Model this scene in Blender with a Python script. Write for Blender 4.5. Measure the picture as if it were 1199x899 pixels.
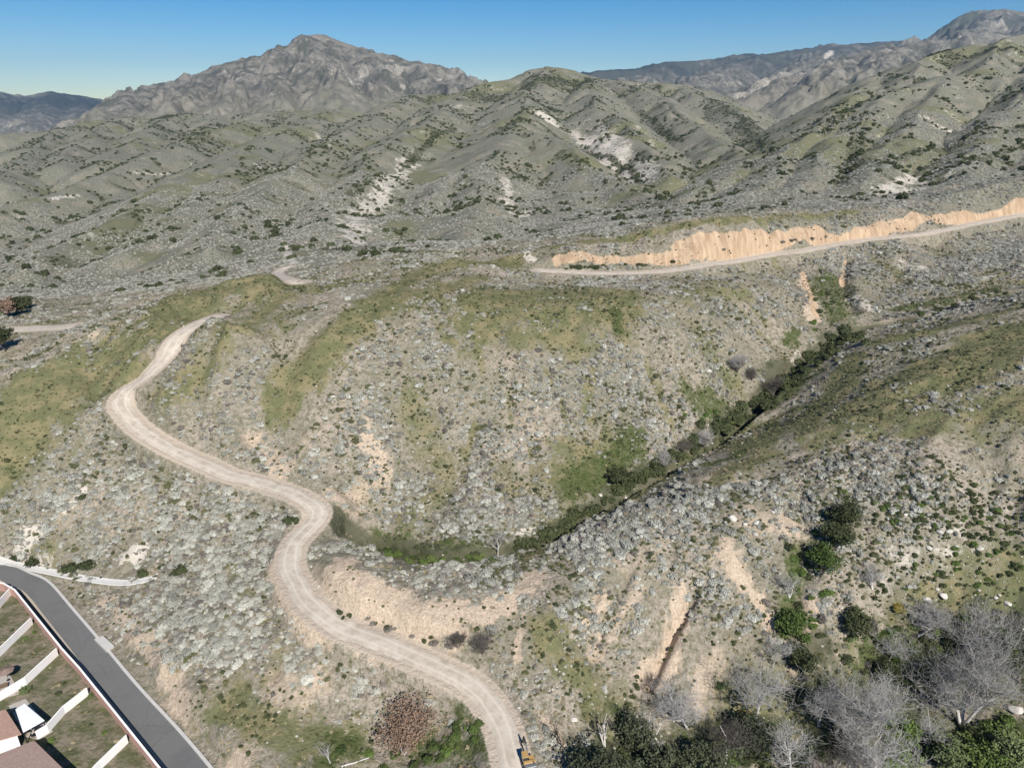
import bpy, bmesh, math, random
import numpy as np
from mathutils import Vector, Matrix
R = math.radians
SC = bpy.context.scene
COL = SC.collection
for _o in list(bpy.data.objects):
    bpy.data.objects.remove(_o)

# ------------------------------------------------------------------ camera
CAM_H = 95.0
PITCH = R(21.5)
FOC = 825.0                      # focal length in photo pixels (1199 wide)
cam_d = bpy.data.cameras.new('camera')
cam = bpy.data.objects.new('camera', cam_d)
COL.objects.link(cam)
cam.location = (0, 0, CAM_H)
cam.rotation_euler = (R(90) - PITCH, 0, 0)
cam_d.sensor_width = 36.0
cam_d.lens = 36.0 * FOC / 1199.0
cam_d.clip_start = 0.5
cam_d.clip_end = 60000
SC.camera = cam

# ------------------------------------------------------------------ sky and sun
SUN_EL, SUN_AZ = R(40), R(160)   # azimuth clockwise from +Y: behind the camera, a little to the right
world = bpy.data.worlds.new('World')
SC.world = world
world.use_nodes = True
_nt = world.node_tree
_bg = _nt.nodes['Background']
_sky = _nt.nodes.new('ShaderNodeTexSky')
_sky.sky_type = 'NISHITA'
_sky.sun_disc = False
_sky.sun_elevation = SUN_EL
_sky.sun_rotation = SUN_AZ
_sky.altitude = 1500
_sky.air_density = 0.85
_sky.dust_density = 0.0
_sky.ozone_density = 1.3
_hs = _nt.nodes.new('ShaderNodeHueSaturation')      # a clear, dry-air blue
_hs.inputs['Saturation'].default_value = 1.6
_hs.inputs['Value'].default_value = 1.04
_nt.links.new(_sky.outputs[0], _hs.inputs['Color'])
_nt.links.new(_hs.outputs[0], _bg.inputs[0])
_bg.inputs[1].default_value = 0.07
sun_d = bpy.data.lights.new('sun', 'SUN')
sun_d.energy = 5.0
sun_d.angle = R(0.53)
sun_d.color = (1.0, 0.955, 0.88)
sun = bpy.data.objects.new('sun', sun_d)
COL.objects.link(sun)
_dir = Vector((math.sin(SUN_AZ) * math.cos(SUN_EL), math.cos(SUN_AZ) * math.cos(SUN_EL), math.sin(SUN_EL)))
sun.rotation_euler = _dir.to_track_quat('Z', 'Y').to_euler()
SC.view_settings.view_transform = 'Standard'
SC.view_settings.look = 'None'
SC.view_settings.exposure = 0.38
SC.view_settings.gamma = 1.0
SC.view_settings.use_curve_mapping = False
SC.render.engine = 'CYCLES'
SC.cycles.max_bounces = 4
SC.cycles.diffuse_bounces = 2
SC.cycles.transparent_max_bounces = 4

# ------------------------------------------------------------------ helpers: objects and labels
def tag(o, label=None, cat=None, group=None, kind=None):
    if label: o['label'] = label
    if cat: o['category'] = cat
    if group: o['group'] = group
    if kind: o['kind'] = kind
    return o

def link(name, me, m=None, parent=None):
    o = bpy.data.objects.new(name, me)
    COL.objects.link(o)
    if m is not None and len(me.materials) == 0:
        me.materials.append(m)
    if parent is not None: o.parent = parent
    return o

def empty(name, loc, rz=0.0):
    o = bpy.data.objects.new(name, None)
    o.empty_display_size = 0.5
    COL.objects.link(o)
    o.location = loc
    o.rotation_euler = (0, 0, rz)
    return o

def copy_tree(o, parent=None):
    c = o.copy()
    COL.objects.link(c)
    if parent is not None: c.parent = parent
    for ch in list(o.children):
        copy_tree(ch, c)
    return c

def np_mesh(name, verts, faces, smooth=False):
    """mesh from an (n,3) vertex array and an (m,k) face array"""
    me = bpy.data.meshes.new(name)
    verts = np.asarray(verts, np.float32)
    faces = np.asarray(faces, np.int32)
    k = faces.shape[1]
    me.vertices.add(len(verts))
    me.vertices.foreach_set('co', verts.ravel())
    me.loops.add(faces.size)
    me.loops.foreach_set('vertex_index', faces.ravel())
    me.polygons.add(len(faces))
    me.polygons.foreach_set('loop_start', np.arange(0, faces.size, k, dtype=np.int32))
    me.polygons.foreach_set('use_smooth', np.full(len(faces), bool(smooth)))
    me.update(calc_edges=True)
    return me

# ------------------------------------------------------------------ helpers: noise
def hsh(ix, iy, seed):
    a = (ix.astype(np.int64) * 374761393 + iy.astype(np.int64) * 668265263 + seed * 974711) & 0xFFFFFFFF
    a = ((a ^ (a >> 13)) * 1274126177) & 0xFFFFFFFF
    a = ((a ^ (a >> 16)) * 2246822519) & 0xFFFFFFFF
    return ((a ^ (a >> 15)) & 0xFFFFFF).astype(np.float32) / 16777216.0

def vnoise(x, y, seed=0):
    fx, fy = np.floor(x), np.floor(y)
    ix, iy = fx.astype(np.int64), fy.astype(np.int64)
    u, v = (x - fx).astype(np.float32), (y - fy).astype(np.float32)
    u = u * u * u * (u * (u * 6 - 15) + 10)
    v = v * v * v * (v * (v * 6 - 15) + 10)
    a, b = hsh(ix, iy, seed), hsh(ix + 1, iy, seed)
    c, d = hsh(ix, iy + 1, seed), hsh(ix + 1, iy + 1, seed)
    return (a + (b - a) * u) * (1 - v) + (c + (d - c) * u) * v

def fbm(x, y, octv=4, seed=0):
    s, a, n = 0.0, 0.5, 0.0
    for i in range(octv):
        s = s + a * vnoise(x * 2 ** i + 17.3 * i, y * 2 ** i - 9.1 * i, seed + i)
        n += a
        a *= 0.5
    return s / n

def gully(x, y, dx, dy, seed):
    """stripes that run down the slope (dx,dy = unit direction across it): rills and spurs"""
    fx, fy = np.floor(x), np.floor(y)
    ux, uy = x - fx, y - fy
    va = np.zeros_like(x); wt = np.zeros_like(x)
    for i in (-1, 0, 1):
        for j in (-1, 0, 1):
            hx = hsh((fx + i).astype(np.int64), (fy + j).astype(np.int64), seed) * 0.9
            hy = hsh((fx + i).astype(np.int64), (fy + j).astype(np.int64), seed + 51) * 0.9
            px, py = ux - i - hx, uy - j - hy
            w = np.exp(-(px * px + py * py) * 3.0)
            va += np.cos((px * dx + py * dy) * 6.2832) * w
            wt += w
    return va / wt

def sstep(a, b, x):
    t = np.clip((x - a) / (b - a), 0, 1)
    return t * t * (3 - 2 * t)
# ------------------------------------------------------------------ terrain: height over (s = X/Y, v = ln Y)
CT, ST = math.cos(PITCH), math.sin(PITCH)

def ray_st(px, py):
    """viewing ray of a photo pixel as (X/Y, (z-CAM_H)/Y)"""
    xc = (np.asarray(px, float) - 599.5) / FOC
    yc = -(np.asarray(py, float) - 449.5) / FOC
    den = CT + yc * ST
    return xc / den, (-ST + yc * CT) / den

def Yz(px, py, z):
    return (z - CAM_H) / ray_st(px, py)[1]

# surveyed points: (column, row, height above the lane) for the near ground ...
NEAR = [
 (-160,1000,0),(-160,899,0),(-160,780,0),(-160,690,0),(0,1000,0),(0,899,0),(0,780,0),(0,720,0),(0,672,.3),(100,899,0),(230,899,.4),(130,790,.2),(60,690,.3),(300,1000,1),
 (180,720,3.2),(250,720,6.5),(300,800,5),(300,899,2),(400,899,1),(400,830,3),(470,870,0),(540,899,3),(600,1000,4),
 (600,899,5),(590,840,6),(550,800,7),(480,762,9),(410,738,10),(360,700,11),(338,655,12),(372,608,13.2),(340,580,14.7),(270,555,17),(200,525,20.5),(150,492,24),(140,465,26.5),(185,430,33),(215,395,38),(235,375,40),
 (200,620,8),(100,600,9),(250,650,7.5),(0,600,8.5),(0,540,16),(80,540,16),(100,640,4),(120,672,1.5),(180,676,3),(300,690,9),(-160,600,8),(-160,540,14),
 (100,480,25),(0,480,24),(-160,480,22),(100,430,30.5),
 (260,385,42),(300,400,38.5),(350,370,41),(400,345,43),(450,320,43.5),(300,450,30.5),(250,470,28),(175,470,28),(300,520,20),(400,600,12.5),(400,500,23.5),(400,420,35),(500,400,37),(500,500,21),(500,580,12),
 (600,350,42),(600,400,36),(600,450,28),(600,530,17),(600,600,11),(700,350,42.5),(700,450,27.5),(700,540,15),(800,345,41),(800,400,34),(800,470,22.5),(870,335,40.5),(900,380,31),(850,430,27),(640,318,41),(560,330,43),
 (690,319,40.5),(760,318,40.5),(800,315,41),(850,308,41.5),(900,299,42),(1000,283,43),(1100,270,44),(1199,250,47),
 (950,340,34),(1000,340,33),(1100,310,37),(1199,305,40),
 (420,622,8),(500,648,9),(580,640,9.7),(640,622,10.2),(700,590,11),(740,565,12),(830,509,15.3),(885,475,18.4),(945,414,24.5),(1000,383,28.6),(1090,362,32.5),(1180,340,36),(1300,322,41),
 (400,665,14),(440,680,13.6),(500,697,13),(560,692,13),(600,690,12.8),(640,665,12.8),
 (700,650,14),(760,600,17),(830,548,18.3),(900,507,20.3),(960,460,25),(1000,410,32),(1050,388,35),(1100,374,38),(1199,347,44),(1320,330,48),
 (1000,520,27),(1100,480,33),(1199,450,38),(1199,550,28),(1100,550,27),(1000,600,20),(900,600,19),(850,650,15),(1000,680,12),(1100,650,16),(1199,640,19),(1199,720,9),(1199,800,1),(1100,780,0),(1000,780,1),
 (1000,870,-3),(1199,899,-4),(1320,600,26),(1320,450,44),(1320,800,3),(800,700,10),(740,700,11),(700,760,7),(800,770,4.5),(800,850,-1),(700,870,1),(640,850,4.5),(650,720,12),(900,720,8),(900,800,1),(900,899,-4),(900,1000,-5),(1199,1000,-5),(1350,1000,-5),
]
# ... and (column, row, distance) for the spurs, dips and ranges farther off
FAR = [
 (0,425,180),(80,390,190),(200,348,205),(320,322,222),(345,331,224),(420,310,240),(500,292,265),(560,300,262),(240,375,187),(241,379,193.5),(244,371,198),(252,355,204),(300,350,206),
 (0,447,208),(80,407,222),(200,357,234),(320,329,245),(420,320,290),(500,300,300),
 (0,410,240),(60,384,258),(0,378,268),(150,350,300),(250,330,300),(335,320,275),(-160,400,240),(-160,440,175),
 (650,297,255),(720,292,260),(800,282,262),(850,269,269),(950,264,289),(1050,254,313),(1199,231,352),(1320,215,385),
 (0,350,330),(0,330,410),(0,300,520),(0,270,640),(0,243,760),(0,247,840),(0,215,1000),(0,185,1250),(0,158,1500),(0,166,1900),(0,150,5200),(0,132,6500),(0,108,9000),
 (-160,340,380),(-160,290,560),(-160,250,780),(-160,200,1100),(-160,162,1500),(-160,168,1900),(-160,150,5200),(-160,100,9000),
 (50,110,9000),(65,107,9000),(100,113,9000),(135,117,9000),
 (100,350,320),(100,320,420),(100,290,520),(100,260,640),(100,230,770),(100,207,880),(100,212,960),(100,190,1150),(100,165,1450),(100,146,1750),(100,154,2300),(100,140,3400),(150,108,4500),
 (200,320,390),(200,290,500),(200,260,610),(200,230,740),(200,200,900),(200,178,1050),(200,182,1150),(200,160,1450),(200,142,1800),(200,132,2000),(200,140,2600),(200,128,3300),(200,110,3900),(200,93,4600),(200,105,6000),
 (260,76,4700),(300,300,390),(300,270,490),(300,240,600),(300,210,750),(300,185,920),(300,165,1120),(300,150,1400),(300,136,1750),(300,145,2300),(300,120,3300),(300,92,4200),(300,67,4800),(300,85,6000),(335,56,4800),(370,43,4800),(370,65,6000),
 (400,282,400),(400,255,480),(400,230,580),(400,200,720),(400,175,900),(400,155,1150),(400,140,1450),(400,128,1700),(400,136,2200),(400,115,3200),(400,88,4100),(400,53,4800),(430,62,4800),(470,69,4800),
 (450,284,480),(470,240,640),(540,190,790),(560,225,640),
 (500,270,430),(500,250,520),(500,225,610),(500,190,760),(500,165,950),(500,140,1200),(500,120,1500),(500,107,1900),(500,114,2500),(500,100,3600),(510,77,4700),(545,88,4800),(565,95,5000),(580,110,7000),
 (600,270,440),(600,240,560),(600,212,680),(600,182,800),(600,150,950),(600,125,1300),(600,105,1700),(600,91,2100),(600,102,2800),(640,78,2200),(640,95,1800),(640,90,2600),(665,83,2200),
 (700,275,330),(700,250,450),(700,225,560),(700,197,680),(700,204,760),(700,190,850),(700,160,1050),(700,124,1350),(700,127,1480),(700,108,1800),(700,92,2150),(700,102,3000),(700,95,6000),(690,83,8500),
 (750,222,600),(750,228,660),(750,205,800),(750,168,1050),(750,149,1150),(750,152,1250),(750,125,1600),(750,98,2100),
 (800,262,310),(800,245,420),(800,225,530),(800,229,600),(800,203,760),(800,206,840),(800,170,1150),(800,130,1600),(800,98,2100),(800,108,2800),(800,98,4500),(800,72,8500),
 (870,250,330),(870,235,430),(870,215,540),(870,195,640),(870,200,720),(870,184,900),(870,160,1400),(870,125,2100),(870,130,2600),(870,110,5000),(870,64,8500),
 (950,245,340),(950,225,450),(950,200,560),(950,175,660),(950,150,760),(950,155,850),(950,134,1200),(950,140,1500),(950,105,3500),(950,80,5000),(950,88,6000),(950,56,8500),(990,51,8500),
 (1030,235,400),(1030,205,520),(1030,175,640),(1030,145,770),(1030,110,950),(1030,115,1050),(1030,90,1400),(1030,98,1800),(1030,72,3500),(1030,51,5000),(1060,50,5500),(1080,47,6500),
 (1100,225,420),(1100,195,540),(1100,165,650),(1100,130,800),(1100,88,980),(1100,93,1100),(1100,62,1500),(1100,68,2000),(1100,34,6700),(1130,22,6900),(1170,11,7000),(1199,15,7000),
 (1199,205,450),(1199,175,560),(1199,148,660),(1199,118,800),(1199,87,980),(1199,92,1080),(1199,40,1550),(1199,50,2000),
 (1320,190,480),(1320,140,700),(1320,85,1000),(1320,35,1600),(1320,20,7000),
]
pts = []
for px, py, z in NEAR:
    s, t = ray_st(px, py); pts.append((s, math.log((z - CAM_H) / t), t))
for px, py, Y in FAR:
    s, t = ray_st(px, py); pts.append((s, math.log(Y), t))
for s in (-.9, -.45, 0, .45, .9):
    pts.append((s, math.log(14000), -0.01)); pts.append((s, math.log(40), -2.35))
for s in (-1.1, 1.1):
    for Y, z in ((60, 0), (120, 8 if s < 0 else 25), (250, 25 if s < 0 else 55), (600, 5 if s < 0 else 110), (1500, 40 if s < 0 else 220), (5000, 150 if s < 0 else 550), (9000, 400)):
        pts.append((s, math.log(Y), (z - CAM_H) / Y))
P = np.array(pts)
_, _keep = np.unique(np.round(P[:, :2], 3), axis=0, return_index=True)
P = P[np.sort(_keep)]

def tps_k(d2):
    return 0.5 * d2 * np.log(d2 + 1e-12)
n = len(P)
_d2 = ((P[:, None, :2] - P[None, :, :2]) ** 2).sum(-1)
A = np.zeros((n + 3, n + 3))
A[:n, :n] = tps_k(_d2) + np.eye(n) * 1e-5
A[:n, n] = 1; A[:n, n + 1:] = P[:, :2]; A[n, :n] = 1; A[n + 1:, :n] = P[:, :2].T
W = np.linalg.solve(A, np.concatenate([P[:, 2], np.zeros(3)]))

V0, V1, V2 = math.log(45), math.log(400), math.log(13500)
VR = np.concatenate([np.arange(V0, V1, .0045), np.arange(V1, V2, .006)])
SR = np.linspace(-1.32, 1.32, 1480)
NR, NC = len(VR), len(SR)
# coarse evaluation, then linear refinement twice along each axis (cubic would not show)
_ci = np.linspace(VR[0], VR[-1], 420); _cj = np.linspace(SR[0], SR[-1], 330)
_T = np.zeros((420, 330))
for i0 in range(0, 420, 30):
    g = np.stack(np.meshgrid(_ci[i0:i0 + 30], _cj, indexing='ij'), -1)
    d2 = (g[..., None, 1] - P[:, 0]) ** 2 + (g[..., None, 0] - P[:, 1]) ** 2
    _T[i0:i0 + 30] = tps_k(d2) @ W[:n] + W[n] + g[..., 1] * W[n + 1] + g[..., 0] * W[n + 2]

def cubic_axis(a, x0, dx, xs):
    f = (xs - x0) / dx
    i = np.clip(np.floor(f).astype(int), 0, a.shape[0] - 2)
    u = (f - i)[:, None]
    p0, p1 = a[np.clip(i - 1, 0, None)], a[i]
    p2, p3 = a[i + 1], a[np.clip(i + 2, None, a.shape[0] - 1)]
    return p1 + 0.5 * u * (p2 - p0 + u * (2 * p0 - 5 * p1 + 4 * p2 - p3 + u * (3 * (p1 - p2) + p3 - p0)))
_B = cubic_axis(_T, _ci[0], _ci[1] - _ci[0], VR)
T = cubic_axis(_B.T.copy(), _cj[0], _cj[1] - _cj[0], SR).T.copy()
YG = np.exp(VR)[:, None] * np.ones((1, NC))
XG = YG * SR[None, :]
ZG = CAM_H + T * YG

def grad(Z):
    zs = np.gradient(Z, SR, axis=1)
    zv = np.gradient(Z, VR, axis=0)
    gx = zs / YG
    gy = zv / YG - zs * SR[None, :] / YG
    return gx, gy

# crest lines of the hills behind and the ranges beyond: (column, row, distance) along each, then the ground falls away on both sides
RIDGES = [
 (.50,[(640,78,2200),(628,98,1800),(612,125,1350),(600,150,1050),(565,185,860),(520,222,690),(470,268,540),(446,290,475)]),
 (.50,[(600,150,1050),(645,162,960),(695,192,810),(750,223,640),(775,236,560)]),
 (.45,[(588,170,920),(578,205,720),(566,245,560),(548,282,455)]),
 (.50,[(567,97,1950),(600,91,2080),(640,78,2200),(668,83,2200),(700,92,2200),(760,97,2250),(800,98,2250),(850,115,2300)]),
 (.52,[(690,92,2150),(692,116,1500),(735,148,1150),(770,183,900),(797,206,745)]),
 (.50,[(720,94,2150),(772,115,1700),(805,140,1400),(840,165,1100),(868,186,900)]),
 (.50,[(800,98,2250),(850,125,1900),(890,155,1500),(905,172,1250)]),
 (.48,[(600,91,2080),(545,112,1850),(500,136,1350),(455,168,1000),(422,200,800),(390,245,570),(368,282,440)]),
 (.45,[(545,112,1850),(490,109,1950),(440,135,1450),(385,165,1050),(335,200,790),(285,240,590),(240,292,440)]),
 (.45,[(520,125,1500),(480,155,1100),(440,195,850),(405,225,700)]),
 (.42,[(390,128,1750),(320,160,1200),(245,195,900),(175,235,700),(105,275,560),(50,312,450)]),
 (.42,[(300,172,1080),(270,205,840),(215,250,620),(160,295,480)]),
 (.42,[(330,133,1800),(250,152,1450),(155,190,1050),(70,224,860),(0,243,760),(-110,262,690)]),
 (.45,[(390,128,1750),(330,130,1850),(260,136,1900),(200,132,2000),(130,139,1950),(60,152,1700),(0,158,1550),(-110,160,1500)]),
 (.45,[(200,134,1950),(162,165,1450),(112,190,1150)]),(.45,[(60,152,1700),(30,185,1250),(0,212,1010)]),(.45,[(130,141,1900),(90,170,1400),(60,195,1150)]),(.45,[(260,138,1850),(225,165,1350)]),
 (.52,[(1340,84,1010),(1199,88,985),(1100,89,980),(1030,110,900),(985,131,830),(950,150,760),(870,195,640),(805,222,545)]),
 (.50,[(1100,89,980),(1082,130,790),(1042,175,600),(1000,215,475)]),(.50,[(1030,110,900),(1000,150,720),(957,190,570),(915,226,455)]),(.50,[(1199,88,985),(1182,130,760),(1142,170,600),(1108,215,460)]),(.50,[(950,150,760),(905,198,570),(862,232,440)]),(.50,[(1300,86,1000),(1260,130,760),(1225,180,560)]),
 (.55,[(1340,34,1620),(1199,40,1560),(1150,51,1520),(1100,62,1460),(1030,91,1350),(985,115,1250),(930,150,1100),(880,184,930)]),
 (.52,[(1100,62,1460),(1062,92,1230)]),(.52,[(1180,43,1550),(1165,75,1230)]),(.52,[(1250,38,1580),(1240,72,1220)]),(.52,[(1030,91,1350),(985,122,1100)]),
 (.60,[(1130,44,4600),(1040,52,4700),(950,78,4500),(900,95,4200),(850,112,3800),(820,122,3500)]),(.6,[(1000,63,4600),(960,95,3700),(940,112,3200)]),(.6,[(1060,51,4700),(1020,78,3800)]),(.6,[(930,84,4400),(880,112,3600)]),
 (.62,[(1330,20,7000),(1240,22,7050),(1199,15,7000),(1170,11,7000),(1130,20,6900),(1100,36,6800),(1073,48,6700)]),(.62,[(1165,12,7000),(1150,30,6000),(1118,46,5300)]),(.62,[(1215,17,7000),(1200,35,5800)]),
 (.55,[(1073,48,8300),(1030,49,8500),(980,52,8500),(900,62,8500),(800,73,8500),(700,83,8600),(600,100,9000)]),(.5,[(900,62,8500),(850,77,7200),(815,98,5600)]),(.5,[(790,75,8500),(740,95,6800)]),(.5,[(990,52,8500),(960,66,7000),(930,80,6000)]),
 (.55,[(95,140,4200),(150,108,4500),(200,93,4600),(260,76,4700),(310,66,4800),(340,54,4800),(358,46,4800),(370,43,4800),(384,47,4810),(400,54,4850),(430,62,4900),(470,70,4900),(510,77,4900),(565,95,5000),(620,116,5200)]),
 (.55,[(370,43,4800),(376,72,4200),(392,102,3600),(402,125,3000)]),(.55,[(310,66,4800),(288,92,4200),(268,122,3400)]),(.55,[(260,76,4700),(228,102,4050),(200,126,3400)]),(.55,[(430,62,4900),(442,88,4200),(462,110,3600)]),(.55,[(490,73,4900),(512,94,4300),(530,106,3900)]),(.55,[(340,54,4800),(334,88,4150),(330,118,3400)]),(.55,[(180,98,4600),(150,121,4000),(122,140,3400)]),
 (.5,[(-110,100,9000),(0,107,9000),(30,112,9000),(60,108,9000),(100,113,9000),(140,117,9200),(200,122,9500)]),(.5,[(60,108,9000),(48,127,7600),(30,147,6300)]),(.5,[(0,107,9000),(-12,132,7300)]),(.5,[(100,113,9000),(92,132,7400)]),
]
def seg_field(L, pad):
    sl = window_(L[:, 0].min() - pad, L[:, 0].max() + pad, max(46, L[:, 1].min() - pad), L[:, 1].max() + pad)
    X, Y = XG[sl] + WXW[sl], YG[sl] + WYW[sl]
    D = np.full(X.shape, 1e9); H = np.zeros(X.shape)
    for a, b in zip(L[:-1], L[1:]):
        dx, dy = b[0] - a[0], b[1] - a[1]
        u = np.clip(((X - a[0]) * dx + (Y - a[1]) * dy) / (dx * dx + dy * dy + 1e-9), 0, 1)
        d = np.hypot(X - a[0] - u * dx, Y - a[1] - u * dy); m = d < D
        D = np.where(m, d, D); H = np.where(m, a[2] + u * (b[2] - a[2]), H)
    return sl, D, H
def window_(x0, x1, y0, y1):
    i0 = max(0, np.searchsorted(VR, math.log(y0)) - 1); i1 = min(NR, np.searchsorted(VR, math.log(y1)) + 1)
    s0 = min(x0 / y0, x0 / y1); s1 = max(x1 / y0, x1 / y1)
    j0 = max(0, np.searchsorted(SR, s0) - 1); j1 = min(NC, np.searchsorted(SR, s1) + 1)
    return slice(i0, max(i1, i0 + 1)), slice(j0, max(j1, j0 + 1))
_ws = 1 + 2 * sstep(2500, 4500, YG)
WXW = (fbm(XG / 150 / _ws, YG / 150 / _ws, 4, 15) - .5) * 34 * _ws; WYW = (fbm(XG / 150 / _ws, YG / 150 / _ws, 4, 19) - .5) * 46 * _ws
_drop = np.interp(np.log(YG), np.log([330, 480, 700, 1500, 2300, 3300, 4800, 9000, 13000]), [0, 9, 24, 40, 50, 90, 210, 330, 500])
_e = sstep(.05, .35, XG / YG); _drop *= (1 - _e) + _e * np.clip((YG - 380) / 200, 0, 1)
BASE = ZG - _drop
RID = np.full_like(ZG, -1e4); CREST = np.full_like(ZG, 1e3)
for sl_, pl in RIDGES:
    L = []
    for px, py, Y in pl:
        s_, t_ = ray_st(px, py); L.append((s_ * Y, Y, CAM_H + t_ * Y))
    L = np.array(L)
    pad = min(2200, .42 * L[:, 1].max())
    sl, D, H = seg_field(L, pad)
    r = .012 * YG[sl]
    z = H - sl_ * (np.sqrt(D * D + r * r) - r) * (1 + .25 * (fbm(XG[sl] / 200, YG[sl] / 200, 3, 25) - .5))
    RID[sl] = np.maximum(RID[sl], z); CREST[sl] = np.minimum(CREST[sl], D / YG[sl])
_k = .012 * YG
_h = np.clip(.5 + .5 * (RID - BASE) / _k, 0, 1)
ZG = BASE * (1 - _h) + RID * _h + _k * _h * (1 - _h)

# rills, gullies and spurs, each size only where it belongs at that distance
def blur(a, n):
    for ax in (0, 1):
        for _ in range(2):
            c = np.cumsum(np.pad(a, [(n + 1, n) if k == ax else (0, 0) for k in (0, 1)], mode='edge'), axis=ax)
            a = (np.take(c, range(2 * n + 1, c.shape[ax]), ax) - np.take(c, range(0, c.shape[ax] - 2 * n - 1), ax)) / (2 * n + 1)
    return a
GUL = np.zeros_like(ZG)
_wx = fbm(XG / 60, YG / 60, 3, 5) - .5; _wy = fbm(XG / 60, YG / 60, 3, 9) - .5
_gx0, _gy0 = grad(ZG)
for k, lam in enumerate((640, 320, 160, 80, 40, 20, 10, 5)):
    _lo = .010 + .012 * sstep(2200, 3200, YG); m = sstep(_lo, _lo * 2, lam / YG) * (1 - sstep(.16, .34, lam / YG))
    rows = np.where(m.max(1) > 0)[0]
    if len(rows) == 0: continue
    r0, r1 = rows[0], rows[-1] + 1
    gx, gy = grad(ZG)
    sx, sy = blur(gx[r0:r1], 6), blur(gy[r0:r1], 6)
    x = XG[r0:r1] / lam + _wx[r0:r1] * 0.7; y = YG[r0:r1] / lam + _wy[r0:r1] * 0.7
    q = np.hypot(sx, sy) + 1e-6
    g = gully(x, y, -sy / q, sx / q, 100 + k)
    yy = YG[r0:r1]
    near = 1 - sstep(260, 450, yy)
    amp = lam * (0.046 * near + 0.027 * (1 - near) * min(1.25, (lam / 90) ** .45)) * np.clip(q * 2.2, 0.10, 1.0) * m[r0:r1]
    amp = amp * (1 + 1.3 * sstep(2500, 4000, yy)) * (.35 + 1.3 * fbm(XG[r0:r1] / 90, yy / 90, 3, 70 + k))
    ZG[r0:r1] += (g - 0.1) * amp
    GUL[r0:r1] += g * m[r0:r1] * (0.5 if lam > 20 else .3)
ZG += (fbm(XG / 9, YG / 9, 4, 33) - .5) * 1.3 * sstep(60, 110, YG) * (1 - sstep(300, 600, YG))
ZG += (fbm(XG / 40, YG / 40, 4, 37) - .5) * 2.2 * sstep(330, 700, YG)
ZG += (fbm(XG / 260, YG / 260, 3, 39) - .5) * 36 * sstep(2600, 5000, YG)

# ------------------------------------------------------------------ looking up the ground
def bil(G, X, Y):
    X = np.asarray(X, float); Y = np.asarray(Y, float)
    v = np.log(np.maximum(Y, 1)); s = X / Y
    i = np.clip(np.interp(v, VR, np.arange(NR)), 0, NR - 1.001)
    j = np.clip((s - SR[0]) / (SR[1] - SR[0]), 0, NC - 1.001)
    i0, j0 = i.astype(int), j.astype(int)
    a, b = i - i0, j - j0
    return G[i0, j0] * (1 - a) * (1 - b) + G[i0 + 1, j0] * a * (1 - b) + G[i0, j0 + 1] * (1 - a) * b + G[i0 + 1, j0 + 1] * a * b

def zat(x, y):
    return float(bil(ZG, x, y))

def at(px, py):
    """the ground point seen at a photo pixel"""
    s, t = ray_st(px, py)
    jf = min(max((s - SR[0]) / (SR[1] - SR[0]), 0), NC - 1.001)
    j = int(jf); b = jf - j
    tz = (ZG[:, j] * (1 - b) + ZG[:, j + 1] * b - CAM_H) / YG[:, 0]
    k = np.argmax(tz >= t)
    if k == 0: k = 1 if tz[0] >= t else NR - 1
    a = (t - tz[k - 1]) / (tz[k] - tz[k - 1] + 1e-12)
    Y = math.exp(VR[k - 1] + (VR[k] - VR[k - 1]) * min(max(a, 0), 1))
    return Vector((s * Y, Y, CAM_H + t * Y))

def pix_m(p):
    """metres covered by one photo pixel at a point"""
    d = p.y * CT - (p.z - CAM_H) * ST
    return d / FOC

def smooth_line(P3, step):
    """Catmull-Rom through 3D points, resampled at even steps"""
    P3 = [np.array(p, float) for p in P3]
    Q = [2 * P3[0] - P3[1]] + P3 + [2 * P3[-1] - P3[-2]]
    out = []
    for i in range(1, len(Q) - 2):
        p0, p1, p2, p3 = Q[i - 1:i + 3]
        for u in np.linspace(0, 1, 24, endpoint=False):
            out.append(p1 + .5 * u * (p2 - p0 + u * (2 * p0 - 5 * p1 + 4 * p2 - p3 + u * (3 * (p1 - p2) + p3 - p0))))
    out.append(Q[-2])
    out = np.array(out)
    L = np.concatenate([[0], np.cumsum(np.hypot(np.diff(out[:, 0]), np.diff(out[:, 1])))])
    ss = np.linspace(0, L[-1], max(2, int(L[-1] / step)))
    return np.stack([np.interp(ss, L, out[:, k]) for k in range(out.shape[1])], 1)

def window(x0, x1, y0, y1):
    i0 = max(0, np.searchsorted(VR, math.log(max(y0, 46))) - 1); i1 = min(NR, np.searchsorted(VR, math.log(max(y1, 47))) + 1)
    s0 = min(x0 / max(y0, 46), x0 / max(y1, 47)); s1 = max(x1 / max(y0, 46), x1 / max(y1, 47))
    j0 = max(0, np.searchsorted(SR, s0) - 1); j1 = min(NC, np.searchsorted(SR, s1) + 1)
    return slice(i0, max(i1, i0 + 1)), slice(j0, max(j1, j0 + 1))

def dist_line(L, pad):
    """distance from the grid near a polyline to it, plus the line's own height there"""
    sl = window(L[:, 0].min() - pad, L[:, 0].max() + pad, L[:, 1].min() - pad, L[:, 1].max() + pad)
    X, Y = XG[sl], YG[sl]
    D = np.full(X.shape, 1e9); H = np.zeros(X.shape); S = np.zeros(X.shape); acc = 0.0
    for a, b in zip(L[:-1], L[1:]):
        dx, dy = b[0] - a[0], b[1] - a[1]
        ll = dx * dx + dy * dy + 1e-9
        u = np.clip(((X - a[0]) * dx + (Y - a[1]) * dy) / ll, 0, 1)
        d = np.hypot(X - a[0] - u * dx, Y - a[1] - u * dy)
        m = d < D
        D = np.where(m, d, D)
        if L.shape[1] > 2: H = np.where(m, a[2] + u * (b[2] - a[2]), H)
        S = np.where(m, np.sign(dx * (Y - a[1]) - dy * (X - a[0])), S)
    return sl, D, H, S
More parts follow.
